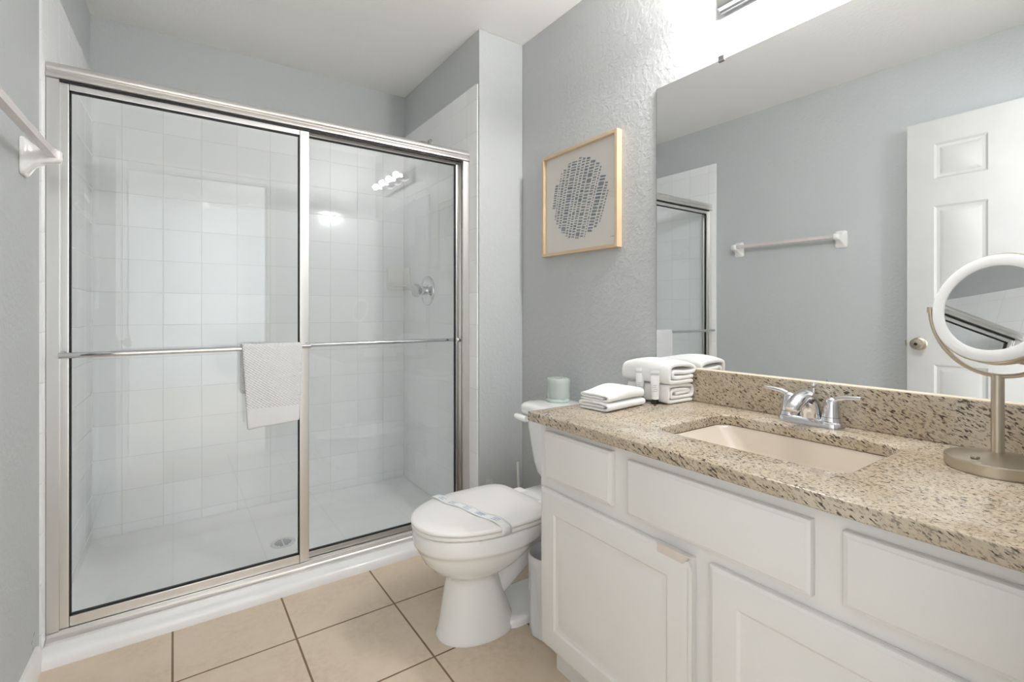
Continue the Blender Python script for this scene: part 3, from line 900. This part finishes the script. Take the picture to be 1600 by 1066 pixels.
def dab(s0, s1, q0, q1):
    P4 = []
    for s, q in ((s0, q0), (s1, q0), (s1, q1), (s0, q1)):
        x, y, z = band_xyz(s, q); P4.append(bm.verts.new((x, y, z + 0.0011)))
    bm.faces.new(P4)
for s in (0.10, 0.27, 0.45, 0.64, 0.82):     # small wordlike rows of printed dashes
    bm = B()
    for row in range(3):
        ss = s
        for _ in range(5):
            L = rr.uniform(0.006, 0.016)
            dab(ss, ss + L, -0.55 + row * 0.40, -0.55 + row * 0.40 + 0.20); ss += L + 0.006
    obj('print', bm, M['band_print'], bnd, smooth=0)

# ------------------------------------------------------------------ wrapped toilet roll on the tank
rl = thing('toilet_roll', (1.345, 1.585, 0.700), 'paper-wrapped toilet roll with green base standing on the tank lid', 'toilet roll')
rc = (1.345, 1.585, 0.7003)
bm = B()
lathe(bm, rc, [(0.0425, 0.0), (0.0445, 0.003), (0.0445, 0.094), (0.042, 0.097), (0.020, 0.097), (0.0195, 0.090), (0.0195, 0.0)], 40, cap0=False, cap1=False)
obj('roll', bm, M['tissue'], rl)
def wrapper():
    bm = B(); n = 48; rings = []
    for z, r in ((0.0003, 0.030), (0.0003, 0.0465), (0.004, 0.0485), (0.02, 0.0480), (0.05, 0.0478), (0.08, 0.0480), (0.097, 0.0475), (0.1005, 0.043), (0.1008, 0.022), (0.096, 0.012), (0.0965, 0.004)):
        ring = []
        for i in range(n):
            a = 2 * PI * i / n
            f = noise.noise(Vector((math.cos(a) * 2.2, math.sin(a) * 2.2, z * 30)))
            fl = 0.0022 * f + (0.003 * max(0, math.cos(a - 5.3)) if 0.01 < z < 0.1 else 0)
            rr_ = max(0.002, r + fl) if r > 0.02 else r
            ring.append(Vector(rc) + Vector((rr_ * math.cos(a), rr_ * math.sin(a), z + (0.0012 * f if z > 0.09 else 0))))
        rings.append(ring)
    loft(bm, rings, False, True)
    return bm
obj('wrapper', wrapper(), M['wrap'], rl, smooth=70)
bm = B(); lathe(bm, rc, [(0.0475, 0.0002), (0.0500, 0.003), (0.0502, 0.010), (0.0496, 0.015)], 40, cap0=False, cap1=False)
obj('green_print', bm, M['wrap_green'], rl)

# ------------------------------------------------------------------ toilet brush in the corner
br = thing('toilet_brush', (1.372, 1.905, 0), 'white toilet brush standing in the corner behind the toilet', 'toilet brush')
bm = B(); lathe(bm, (1.372, 1.905, 0.0), [(0.050, 0), (0.052, 0.006), (0.046, 0.09), (0.042, 0.125), (0.036, 0.130), (0.0, 0.130)], 28); obj('holder', bm, M['seat'], br)
bm = B(); tube(bm, [(1.372, 1.905, 0.128), (1.366, 1.903, 0.25), (1.360, 1.901, 0.355), (1.360, 1.901, 0.360)], [0.0065, 0.006, 0.0065, 0.004], 12); obj('handle', bm, M['seat'], br)

# ------------------------------------------------------------------ waste bin with liner
bn = thing('waste_bin', (1.05, 1.276, 0), 'small grey waste bin with white liner beside the toilet', 'waste bin')
bc = (1.05, 1.276, 0.0)
bm = B(); lathe(bm, bc, [(0.0, 0.004), (0.050, 0.004), (0.052, 0.008), (0.072, 0.257), (0.074, 0.260), (0.074, 0.265), (0.070, 0.265), (0.049, 0.014), (0.0, 0.012)], 40, cap0=False, cap1=False); obj('bin', bm, M['bin'], bn)
bm = B(); n = 64; rings = []
for z, r, am in ((0.235, 0.067, 0.0), (0.267, 0.069, 0.0), (0.269, 0.074, 0.0), (0.265, 0.0765, 0.001), (0.245, 0.076, 0.002), (0.20, 0.073, 0.004), (0.14, 0.069, 0.006), (0.08, 0.066, 0.007), (0.03, 0.066, 0.006), (0.004, 0.068, 0.003)):
    ring = []
    for i in range(n):
        a = 2 * PI * i / n
        f = noise.noise(Vector((math.cos(a) * 3, math.sin(a) * 3, z * 7)))
        # a loose corner of the liner trails towards the foot of the toilet
        tail = 0.006 * max(0.0, math.cos(a - 2.0)) ** 6 * max(0, 1 - z / 0.17)
        rad = r + am * (f * 1.2 + 0.5 * math.sin(a * 9 + z * 14)) + tail
        ring.append(Vector((bc[0] + rad * math.cos(a), bc[1] + rad * math.sin(a), z)))
    rings.append(ring)
loft(bm, rings, False, False); obj('liner', bm, M['bag'], bn, smooth=80)

# ------------------------------------------------------------------ vanity cabinet
XF, XFR = 0.885, 0.903
VY0, VY1 = 0.075, 1.142       # right and left ends
van = thing('vanity_cabinet', (1.18, 0.61, 0), 'white vanity cabinet under the granite countertop', 'cabinet')
bm = B()
box(bm, XFR, XFR + 0.018, VY0, VY1, 0.100, 0.752, 0.001)
box(bm, XFR + 0.018, XR - 0.001, VY0, VY0 + 0.016, 0.100, 0.752); box(bm, XFR + 0.018, XR - 0.001, VY1 - 0.016, VY1, 0.100, 0.752)
box(bm, XFR + 0.018, XR - 0.001, VY0 + 0.016, VY1 - 0.016, 0.100, 0.116)
o = obj('body', bm, M['cab'], van)
bm = B(); box(bm, 0.953, XR - 0.001, VY0, 1.130, 0.0, 0.100); obj('toe_kick', bm, M['cab'], van)

def slab_front(nm, y0, y1, z0, z1, raised=None):
    """cabinet front: y0<y1; moulded with the viewer side towards -X"""
    bm = B()
    W, H = y1 - y0, z1 - z0
    o_ = (XF, y1, z0); S = (0, -1, 0); T = (0, 0, 1); N = (-1, 0, 0)
    P = lambda s, t, n: Vector((XF - n, y1 - s, z0 + t))
    e = 0.010
    # eased ogee edge
    rings = []
    for ins, h in ((0.0, -(XFR - XF) + 0.0008), (0.0, -0.0075), (0.0015, -0.0045), (0.006, -0.0030), (0.0085, -0.0008), (0.0115, 0.0)):
        rings.append([P(ins, ins, h), P(W - ins, ins, h), P(W - ins, H - ins, h), P(ins, H - ins, h)])
    i0 = 0.0115
    if raised:
        m = raised
        for ins, h in ((m, 0.0), (m + 0.006, -0.0040), (m + 0.014, -0.0048), (m + 0.022, -0.0040), (m + 0.040, -0.0006), (m + 0.046, 0.0)):
            rings.append([P(ins, ins, h), P(W - ins, ins, h), P(W - ins, H - ins, h), P(ins, H - ins, h)])
    loft(bm, rings, True, True)
    return obj(nm, bm, M['cab'], van, smooth=25)
slab_front('drawer', 0.846, 1.108, 0.600, 0.735)
slab_front('false_front', 0.386, 0.796, 0.596, 0.728)
slab_front('drawer', 0.082, 0.339, 0.604, 0.728)
dl = slab_front('door', 0.616, 1.124, 0.112, 0.566, 0.060)
dr_ = slab_front('door', 0.112, 0.577, 0.112, 0.572, 0.060)
# peeled foil corner at the top of the left door
bm = B()
prism(bm, [(0.700, 0.549), (0.703, 0.556), (0.700, 0.566), (0.700, 0.5685), (0.620, 0.5685), (0.632, 0.549)], 0, XF - 0.0022, XF - 0.0002)
box(bm, XF - 0.0035, XF - 0.0002, 0.617, 0.703, 0.5665, 0.570, 0.001)
o = obj('bare_edge', bm, M['peel'], dl); o['label'] = 'bare strip where the door foil has peeled'
bm = B()
prism(bm, [(0.634, 0.548), (0.630, 0.556), (0.622, 0.560), (0.615, 0.552), (0.6115, 0.540), (0.613, 0.2), (0.616, 0.125), (0.621, 0.125), (0.6205, 0.545)], 0, XF - 0.004, XF - 0.0005)
o = obj('lifted_foil', bm, M['cab'], dl); o['label'] = 'lifted edge strip of white foil'

# ------------------------------------------------------------------ granite top with sink cut-out
CT, CB = 0.782, 0.753
CX0, CX1, CY0, CY1 = 0.877, XR - 0.0005, YE + 0.002, 1.174
SK = (1.170, 0.600, 0.156, 0.217, 0.040)    # sink opening: centre, half sizes, corner radius
def slab_with_hole():
    bm = B()
    outer = [bm.verts.new((x, y, CT)) for x, y in ((CX0, CY0), (CX1, CY0), (CX1, CY1), (CX0, CY1))]
    inner = [bm.verts.new(p) for p in rrect(SK[0], SK[1], SK[2], SK[3], SK[4], CT, 8)]
    es = []
    for L in (outer, inner):
        for i in range(len(L)): es.append(bm.edges.new((L[i], L[(i + 1) % len(L)])))
    bmesh.ops.triangle_fill(bm, edges=es, use_beauty=True, use_dissolve=False)
    r = bmesh.ops.extrude_face_region(bm, geom=list(bm.faces))
    for v in [g for g in r['geom'] if isinstance(g, bmesh.types.BMVert)]: v.co.z = CB
    bmesh.ops.recalc_face_normals(bm, faces=bm.faces)
    sharp = [e for e in bm.edges if len(e.link_faces) == 2 and e.calc_face_angle(0) > 1.0 and abs(e.verts[0].co.z - e.verts[1].co.z) < 1e-5]
    bmesh.ops.bevel(bm, geom=sharp, offset=0.0045, segments=3, profile=0.5, affect='EDGES', clamp_overlap=True)
    return bm
tag(obj('countertop', slab_with_hole(), M['granite'], smooth=35), 'speckled cream granite countertop with sink opening', 'countertop')
bm = B(); box(bm, XR - 0.022, XR - 0.0005, CY0, CY1 - 0.004, CT + 0.0003, 0.888, 0.002)
bsp = tag(obj('backsplash', bm, M['granite']), 'upright granite backsplash strip below the wall mirror', 'backsplash')
bm = B(); box(bm, XR - 0.0195, XR - 0.0075, CY0, 1.160, 0.8875, 0.8905, 0.001); o = obj('glare_strip', bm, M['glare'], bsp)  # cream strip stands in for glare along the polished backsplash ledge
# basin
bm = B()
rings = []
for z, dx, dy, r in ((0.7525, 0.020, 0.020, 0.05), (0.7525, 0.001, 0.001, 0.041), (0.745, -0.002, -0.003, 0.04), (0.70, -0.010, -0.040, 0.045), (0.655, -0.022, -0.080, 0.05), (0.636, -0.040, -0.100, 0.05), (0.628, -0.075, -0.135, 0.04), (0.626, -0.12, -0.18, 0.02)):
    rings.append(rrect(SK[0], SK[1], SK[2] + dx, SK[3] + dy, r, z, 8))
sk = thing('sink_basin', (SK[0], SK[1], 0.62), 'cream undermount rectangular sink set in the granite', 'sink')
loft(bm, rings, False, True)
o = obj('bowl', bm, M['basin'], sk, smooth=60); md = o.modifiers.new('thick', 'SOLIDIFY'); md.thickness = 0.010; md.offset = -1
bm = B(); lathe(bm, (SK[0] + 0.0, SK[1], 0.6262), [(0.024, 0), (0.024, 0.002), (0.018, 0.003), (0.0, 0.004)], 28); obj('drain', bm, M['chrome'], sk)

# ------------------------------------------------------------------ faucet
FX, FY = 1.392, 0.606
fau = thing('faucet', (FX, FY, CT), 'chrome two-handle faucet behind the sink', 'faucet')
bm = B()
rings = [rrect(FX, FY, 0.027 - d, 0.080 - d, 0.026 - d, CT + z, 8) for z, d in ((0.0003, 0.0), (0.010, 0.0), (0.017, 0.003), (0.021, 0.010))]
loft(bm, rings)
obj('base', bm, M['chrome'], fau, smooth=60)
def handle(y, sg):
    bm = B()
    lathe(bm, (FX, y, CT + 0.019), [(0.025, 0.0), (0.024, 0.005), (0.0225, 0.010)], 28); 
    rings = []
    for z, r in ((0.011, 0.0222), (0.022, 0.0205), (0.034, 0.0185), (0.044, 0.0170), (0.052, 0.0150), (0.058, 0.011), (0.061, 0.005)):
        rings.append(circ((FX, y + sg * 0.05 * max(0, z - 0.03), CT + 0.019 + z), r, 28))
    loft(bm, rings)
    h = obj('handle', bm, M['chrome'], fau, smooth=60)
    bm = B()
    pts = chaikin([(FX, y, CT + 0.066), (FX - 0.002, y + sg * 0.014, CT + 0.078), (FX - 0.004, y + sg * 0.035, CT + 0.083), (FX - 0.006, y + sg * 0.068, CT + 0.086)], 2)
    m = len(pts); rad = [0.011 - 0.0065 * (i / (m - 1)) ** 0.6 for i in range(m)]
    tube(bm, pts, rad, 14)
    obj('lever', bm, M['chrome'], h, smooth=60)
handle(FY + 0.051, 1); handle(FY - 0.051, -1)
bm = B()
path = chaikin([(FX + 0.004, FY, CT + 0.012), (FX + 0.000, FY, CT + 0.050), (FX - 0.018, FY, CT + 0.076), (FX - 0.055, FY, CT + 0.076), (FX - 0.090, FY, CT + 0.060), (FX - 0.102, FY, CT + 0.048)], 3)
m = len(path)
rings = []; 
for i, p in enumerate(path):
    f = i / (m - 1); t = (path[min(i + 1, m - 1)] - path[max(i - 1, 0)]).normalized()
    side = Vector((0, 1, 0)); up = side.cross(t).normalized()
    wy = 0.031 - 0.016 * f ** 0.7; wz = 0.026 - 0.0125 * f
    rings.append([p + side * wy * math.cos(2 * PI * k / 20) + up * wz * math.sin(2 * PI * k / 20) for k in range(20)])
loft(bm, rings); obj('spout', bm, M['chrome'], fau, smooth=60)
bm = B(); tube(bm, [(FX + 0.020, FY, CT + 0.016), (FX + 0.020, FY, CT + 0.098)], 0.0028, 10); lathe(bm, (FX + 0.020, FY, CT + 0.096), [(0.0028, 0), (0.006, 0.004), (0.0065, 0.010), (0.004, 0.014), (0.0, 0.014)], 16)
obj('lift_rod', bm, M['chrome'], fau)

# ------------------------------------------------------------------ towels on the counter
def big_towel(label, x0, y0, z0, w, h, L, path, th, bulge, seed, rot=0.0):
    bm = B(); c, s = math.cos(rot), math.sin(rot)
    place = lambda u, t, z: (x0 + u * c - t * s, y0 + u * s + t * c, z0 + z)
    ribbon(bm, chaikin(path, 2), th, 0.0, L, place, 12, bulge, 0.0016, seed)
    o = obj('folded_towel', bm, M['towel'], None, smooth=180)
    subsurf(o, 1); tag(o, label, 'towel', 'folded hand towels beside the backsplash')
    return o
w, t = 0.128, 0.0115
low = [(w - 0.004, t * 0.55), (0.05, t * 0.55), (0.004, t * 0.55), (0.003, 0.016), (0.003, 0.048), (0.006, 0.058), (0.06, 0.057), (w - 0.010, 0.055), (w + 0.002, 0.049), (w + 0.002, 0.022), (w - 0.012, 0.019), (0.05, 0.0195), (0.018, 0.020), (0.016, 0.030), (0.018, 0.042), (0.05, 0.043), (w - 0.018, 0.041), (w - 0.014, 0.033), (0.04, 0.031)]
def bl(u, z, q): return u, z * (1 - 0.06 * q)
big_towel('plain white folded towel at the bottom of the pile by the backsplash', 1.303, 0.990, CT + 0.0006, w, 0.06, 0.175, low, t, bl, 1.0)
up = [(w - 0.006, 0.008), (0.06, 0.007), (0.006, 0.008), (0.000, 0.018), (0.000, 0.046), (0.008, 0.060), (0.06, 0.064), (w - 0.012, 0.060), (w + 0.006, 0.052), (w + 0.002, 0.040), (w - 0.02, 0.036), (0.05, 0.038), (0.020, 0.040), (0.016, 0.030), (0.022, 0.022), (0.06, 0.021), (w - 0.006, 0.023)]
def bu(u, z, q):
    f = (u / w)
    top = 0.30 * math.sin(PI * min(1, max(0, q * 0.85 + 0.12))) * (1 - 0.35 * f)
    z2 = z * (0.92 + top)
    return u - 0.006 * math.sin(PI * q) , z2
big_towel('puffy white folded towel lying on top of the pile by the backsplash', 1.302, 0.984, CT + 0.0625, w, 0.07, 0.198, up, 0.0135, bu, 4.0, 0.0)

def cloth(label, x0, y0, z0, Lx, wy, h, seed, rot, bulge=None):
    bm = B(); c, s = math.cos(rot), math.sin(rot)
    th = h * 0.30
    path = [(wy - 0.004, th * 0.5), (0.05, th * 0.5), (0.004, th * 0.55), (0.001, h * 0.5), (0.004, h - th * 0.55), (0.05, h - th * 0.5), (wy - 0.006, h - th * 0.5), (wy - 0.002, h * 0.60), (wy - 0.012, h * 0.5), (0.02, h * 0.5)]
    place = lambda u, t_, z: (x0 + t_ * c - u * s, y0 + t_ * s + u * c, z0 + z)
    ribbon(bm, chaikin(path, 2), th, 0.0, Lx, place, 12, bulge, 0.0014, seed)
    o = obj('folded_washcloth', bm, M['towel'], None, smooth=180); subsurf(o, 1)
    tag(o, label, 'washcloth', 'folded washcloths on the granite'); return o
def b1(u, z, q): return u, z * (1 - 0.08 * q)
def b2(u, z, q): return u, z * (0.72 + 0.55 * math.exp(-((q - 0.62) / 0.35) ** 2))
cloth('white washcloth folded flat, lower of the low pair at the counter corner', 1.052, 1.012, CT + 0.0006, 0.190, 0.118, 0.027, 2.0, 0.10, b1)
cloth('white washcloth with a humped top, upper of the low pair at the counter corner', 1.056, 1.016, CT + 0.0280, 0.183, 0.110, 0.031, 7.0, 0.10, b2)

# ------------------------------------------------------------------ lotion tubes
def lotion(label, x, y, rot, mi):
    t_ = thing('lotion_tube', (x, y, CT), label, 'tube', 'small lotion tubes beside the towels')
    bm = B(); lathe(bm, (x, y, CT + 0.0004), [(0.0105, 0), (0.0112, 0.002), (0.0112, 0.016), (0.0, 0.0165)], 28); obj('cap', bm, M['cap'], t_)
    bm = B(); rings = []
    for f in range(9):
        q = f / 8; z = 0.0165 + 0.083 * q
        a = 0.0150; b = 0.0118 * (1 - q) + 0.0009 * q; a2 = a * (0.84 + 0.16 * q)
        rings.append([Vector((x, y, CT + z)) + Vector((a2 * math.cos(v) * math.cos(rot) - b * math.sin(v) * math.sin(rot), a2 * math.cos(v) * math.sin(rot) + b * math.sin(v) * math.cos(rot), 0)) for v in [2 * PI * i / 28 for i in range(28)]])
    top = [p + Vector((0, 0, 0.0095)) for p in rings[-1]]
    loft(bm, rings + [top]); obj('tube_body', bm, M['tube'], t_, smooth=60)
    bm = B(); u = Vector((math.cos(rot), math.sin(rot), 0)); nrm = Vector((math.sin(rot), -math.cos(rot), 0))
    def pr(s0, s1, z0, z1):
        q = (z0 - 0.0165) / 0.083; b = 0.0118 * (1 - q) + 0.0009 * q + 0.0004
        c = Vector((x, y, CT))
        v = [bm.verts.new(c + u * s + nrm * b + Vector((0, 0, z))) for s, z in ((s0, z0), (s1, z0), (s1, z1), (s0, z1))]; bm.faces.new(v)
    pr(-0.0135, 0.0135, 0.0935, 0.1005); obj('crimp', bm, M['tube_print'], t_, smooth=0); bm = B()
    for k, (a, c) in enumerate(((-0.006, 0.006), (-0.008, 0.004), (-0.004, 0.008), (-0.007, 0.007))): pr(a, c, 0.060 - k * 0.006, 0.0625 - k * 0.006)
    obj('printing', bm, M['tube_print'], t_, smooth=0)
lotion('white lotion tube on its black cap in front of the folded towels', 1.281, 1.026, -0.88, 0)
lotion('white lotion tube half hidden behind the low washcloths', 1.288, 1.094, -0.86, 1)

# ------------------------------------------------------------------ wall mirror
wm = thing('wall_mirror', (XR, 0.63, 0.889), 'large frameless mirror on the wall above the granite backsplash', 'mirror')
bm = B(); box(bm, XR - 0.0055, XR - 0.0005, CY0, 1.1598, 0.8895, 1.8985); obj('backing', bm, M['scuff'], wm)
bm = B(); f = bm.faces.new([bm.verts.new(p) for p in ((XR - 0.006, CY0, 0.8895), (XR - 0.006, 1.158, 0.8895), (XR - 0.006, 1.158, 1.897), (XR - 0.006, CY0, 1.897))])
bm2 = B(); box(bm2, XR - 0.0062, XR - 0.0055, CY0, 1.158, 0.8895, 1.897); bm.free(); obj('mirror_glass', bm2, M['mirror'], wm, smooth=0)
for y in (0.90, 0.30):
    bm = B(); box(bm, XR - 0.011, XR, y - 0.010, y + 0.010, 1.8975, 1.911, 0.002); box(bm, XR - 0.011, XR - 0.0066, y - 0.010, y + 0.010, 1.891, 1.8985, 0.001)
    obj('clip', bm, M['screw'], wm)

# ------------------------------------------------------------------ vanity light bar
vl = thing('vanity_light', (XR, 0.60, 2.095), 'chrome light bar with four round bulbs above the wall mirror', 'light')
bm = B(); 
lp = [(XR, 2.040), (XR - 0.018, 2.040), (XR - 0.022, 2.046), (XR - 0.034, 2.050), (XR - 0.036, 2.056), (XR - 0.036, 2.134), (XR - 0.034, 2.140), (XR - 0.022, 2.144), (XR - 0.018, 2.150), (XR, 2.150)]
prism(bm, lp, 1, 0.310, 0.896)
obj('backplate', bm, M['chrome'], vl, smooth=30)
for y in (0.385, 0.530, 0.675, 0.820):
    bm = B(); lathe(bm, (XR - 0.036, y, 2.095), [(0.026, 0.0), (0.026, -0.020), (0.020, -0.024), (0.018, -0.030), (0.0, -0.030)], 24, 0)
    obj('socket', bm, M['chrome'], vl)
    bm = B(); prof = [(0.0110, -0.026), (0.0110, -0.048)] + [(0.023 * math.sin(a), -0.074 + 0.023 * math.cos(a)) for a in [0.50 + (PI - 0.50) * i / 16 for i in range(17)]]
    lathe(bm, (XR - 0.036, y, 2.095), prof, 28, 0); obj('bulb', bm, M['bulb'], vl)

# ------------------------------------------------------------------ framed print
PY0, PY1, PZ0, PZ1, PD = 1.330, 1.806, 1.338, 1.806, 0.030
pic = thing('framed_print', (XR, (PY0 + PY1) / 2, PZ0), 'pale wood framed print of a blue-grey dashed circle above the toilet', 'picture')
bm = B(); fw = 0.014
for a, b, c, d in ((PY0, PY0 + fw, PZ0, PZ1), (PY1 - fw, PY1, PZ0, PZ1), (PY0 + fw, PY1 - fw, PZ0, PZ0 + fw), (PY0 + fw, PY1 - fw, PZ1 - fw, PZ1)):
    bm = B(); box(bm, XR - PD, XR - 0.001, a, b, c, d, 0.0012)
    obj('frame_side', bm, M['wood'], pic)
bm = B(); box(bm, XR - 0.012, XR - 0.006, PY0 + fw, PY1 - fw, PZ0 + fw, PZ1 - fw); sheet = obj('paper_sheet', bm, M['paper'], pic)
def artwork():
    bm = B(); R = random.Random(11)
    cy, cz, rad = (PY0 + PY1) / 2 + 0.002, (PZ0 + PZ1) / 2 + 0.004, 0.178
    x = XR - 0.0122
    # slanted, slightly bowed columns of short bars clipped to a circle
    u = -rad - 0.10
    col = 0
    while u < rad + 0.10:
        wd = R.choice([0.012, 0.016, 0.020, 0.024, 0.030, 0.034]); 
        v = -rad - 0.02
        tone_bias = R.random()
        while v < rad + 0.02:
            bh = R.uniform(0.0048, 0.0085) if wd < 0.03 else R.uniform(0.006, 0.010)
            if R.random() < 0.05: bh *= 2
            def pt(uu, vv):
                bow = 0.30 * (vv) + 0.10 * uu * vv / rad + 0.25 * vv * vv * 0.3
                return uu + bow, vv - 0.12 * uu
            q = [pt(u + 0.002, v), pt(u + wd - 0.002, v + R.uniform(-0.002, 0.002)), pt(u + wd - 0.002, v + bh), pt(u + 0.002, v + bh + R.uniform(-0.002, 0.002))]
            ins = [a * a + b * b < rad * rad for a, b in q]
            if sum(ins) >= 3:
                qq = []
                for a, b in q:
                    l = math.hypot(a, b)
                    if l > rad: a, b = a * rad / l, b * rad / l
                    qq.append((a, b))
                f = bm.faces.new([bm.verts.new((x, cy - a, cz + b)) for a, b in qq])
                f.material_index = min(2, int((R.random() * 0.7 + tone_bias * 0.5) * 2.4))
            v += bh + 0.0044
        u += wd + 0.003; col += 1
    return bm
def signature():
    bm = B(); x = XR - 0.0122
    for k in range(6):           # pencilled signature
        f = bm.faces.new([bm.verts.new((x, PY0 + 0.05 - k * 0.005 + a, PZ0 + 0.046 + b)) for a, b in ((0, 0), (-0.003, 0.001 * (k % 2)), (-0.003, 0.004), (0, 0.003 + 0.001 * (k % 3)))])
    return bm
bmA = artwork()
obj('signature', signature(), M['ink1'], sheet, smooth=0)
o = obj('ink_pattern', bmA, [M['ink2'], M['ink1'], M['ink3']], sheet, smooth=0)
bm = B(); box(bm, XR - 0.0185, XR - 0.0165, PY0 + fw + 0.0003, PY1 - fw - 0.0003, PZ0 + fw + 0.0003, PZ1 - fw - 0.0003); obj('glass', bm, M['pglass'], pic)

# ------------------------------------------------------------------ round make-up mirror on its stand
MX, MY = 1.282, 0.228
mk = thing('makeup_mirror', (MX, MY, CT), 'round tilting makeup mirror on brushed nickel stand at counter end', 'makeup mirror')
bm = B(); lathe(bm, (MX, MY, CT + 0.0003), [(0.0745, 0.0), (0.0745, 0.0035), (0.077, 0.004), (0.077, 0.020), (0.0755, 0.0225), (0.070, 0.0235), (0.040, 0.028), (0.018, 0.033), (0.0, 0.034)], 64)
bs = obj('base', bm, M['nickel'], mk, smooth=30)
bm = B(); lathe(bm, (MX - 0.048, MY + 0.022, CT + 0.0265), [(0.0065, 0), (0.0065, 0.003), (0.0045, 0.0032), (0.0, 0.0032)], 20); obj('switch', bm, M['nickel'], bs)
bm = B(); tube(bm, [(MX, MY, CT + 0.030), (MX, MY, 0.962)], 0.0095, 24); obj('pole', bm, M['nickel'], mk)
CZ = 1.088; YR = 0.127
nv = Vector((-0.915, 0.333, 0.20)).normalized()
hv = Vector((nv.y, -nv.x, 0)).normalized()
upv = nv.cross(hv) if nv.cross(hv).z > 0 else -nv.cross(hv)
cc = Vector((MX, MY, CZ))
bm = B()
pts = [cc + (0.117 * math.cos(a) * hv - YR * math.sin(a) * Vector((0, 0, 1))) for a in [PI * i / 32 for i in range(33)]]
tube(bm, pts, 0.0042, 12); tube(bm, [cc + hv * 0.117 + Vector((0, 0, -0.008)), cc + hv * 0.117 + Vector((0, 0, 0.004))], 0.006, 12); tube(bm, [cc - hv * 0.117 + Vector((0, 0, -0.008)), cc - hv * 0.117 + Vector((0, 0, 0.004))], 0.006, 12)
obj('yoke', bm, M['nickel'], mk)
def disc(prof, n=72):
    bm = B()
    rings = [[cc + nv * h + (hv * math.cos(2 * PI * i / n) + upv * math.sin(2 * PI * i / n)) * max(r, 1e-5) for i in range(n)] for r, h in prof]
    loft(bm, rings); return bm
hd = obj('mirror_head', disc([(0.0, -0.016), (0.099, -0.016), (0.105, -0.013), (0.1065, -0.009), (0.1065, 0.009), (0.105, 0.0115), (0.102, 0.0118), (0.0, 0.0118)]), M['nickel'], mk, smooth=30)
bm = B()
n = 72
rings = [[cc + nv * h + (hv * math.cos(2 * PI * i / n) + upv * math.sin(2 * PI * i / n)) * r for i in range(n)] for r, h in ((0.082, 0.0115), (0.082, 0.0140), (0.085, 0.0150), (0.100, 0.0150), (0.1035, 0.0135), (0.1040, 0.0115))]
loft(bm, rings, close=True); obj('light_ring', bm, M['led'], hd, smooth=50)
obj('looking_glass', disc([(0.0, 0.0118), (0.0822, 0.0118), (0.0822, 0.0128), (0.0, 0.0128)]), M['mirror'], hd, smooth=20)
for s in (-1, 1):
    bm = B(); tube(bm, [cc + hv * s * 0.105, cc + hv * s * 0.121], 0.0045, 12)
    obj('pivot', bm, M['nickel'], hd)
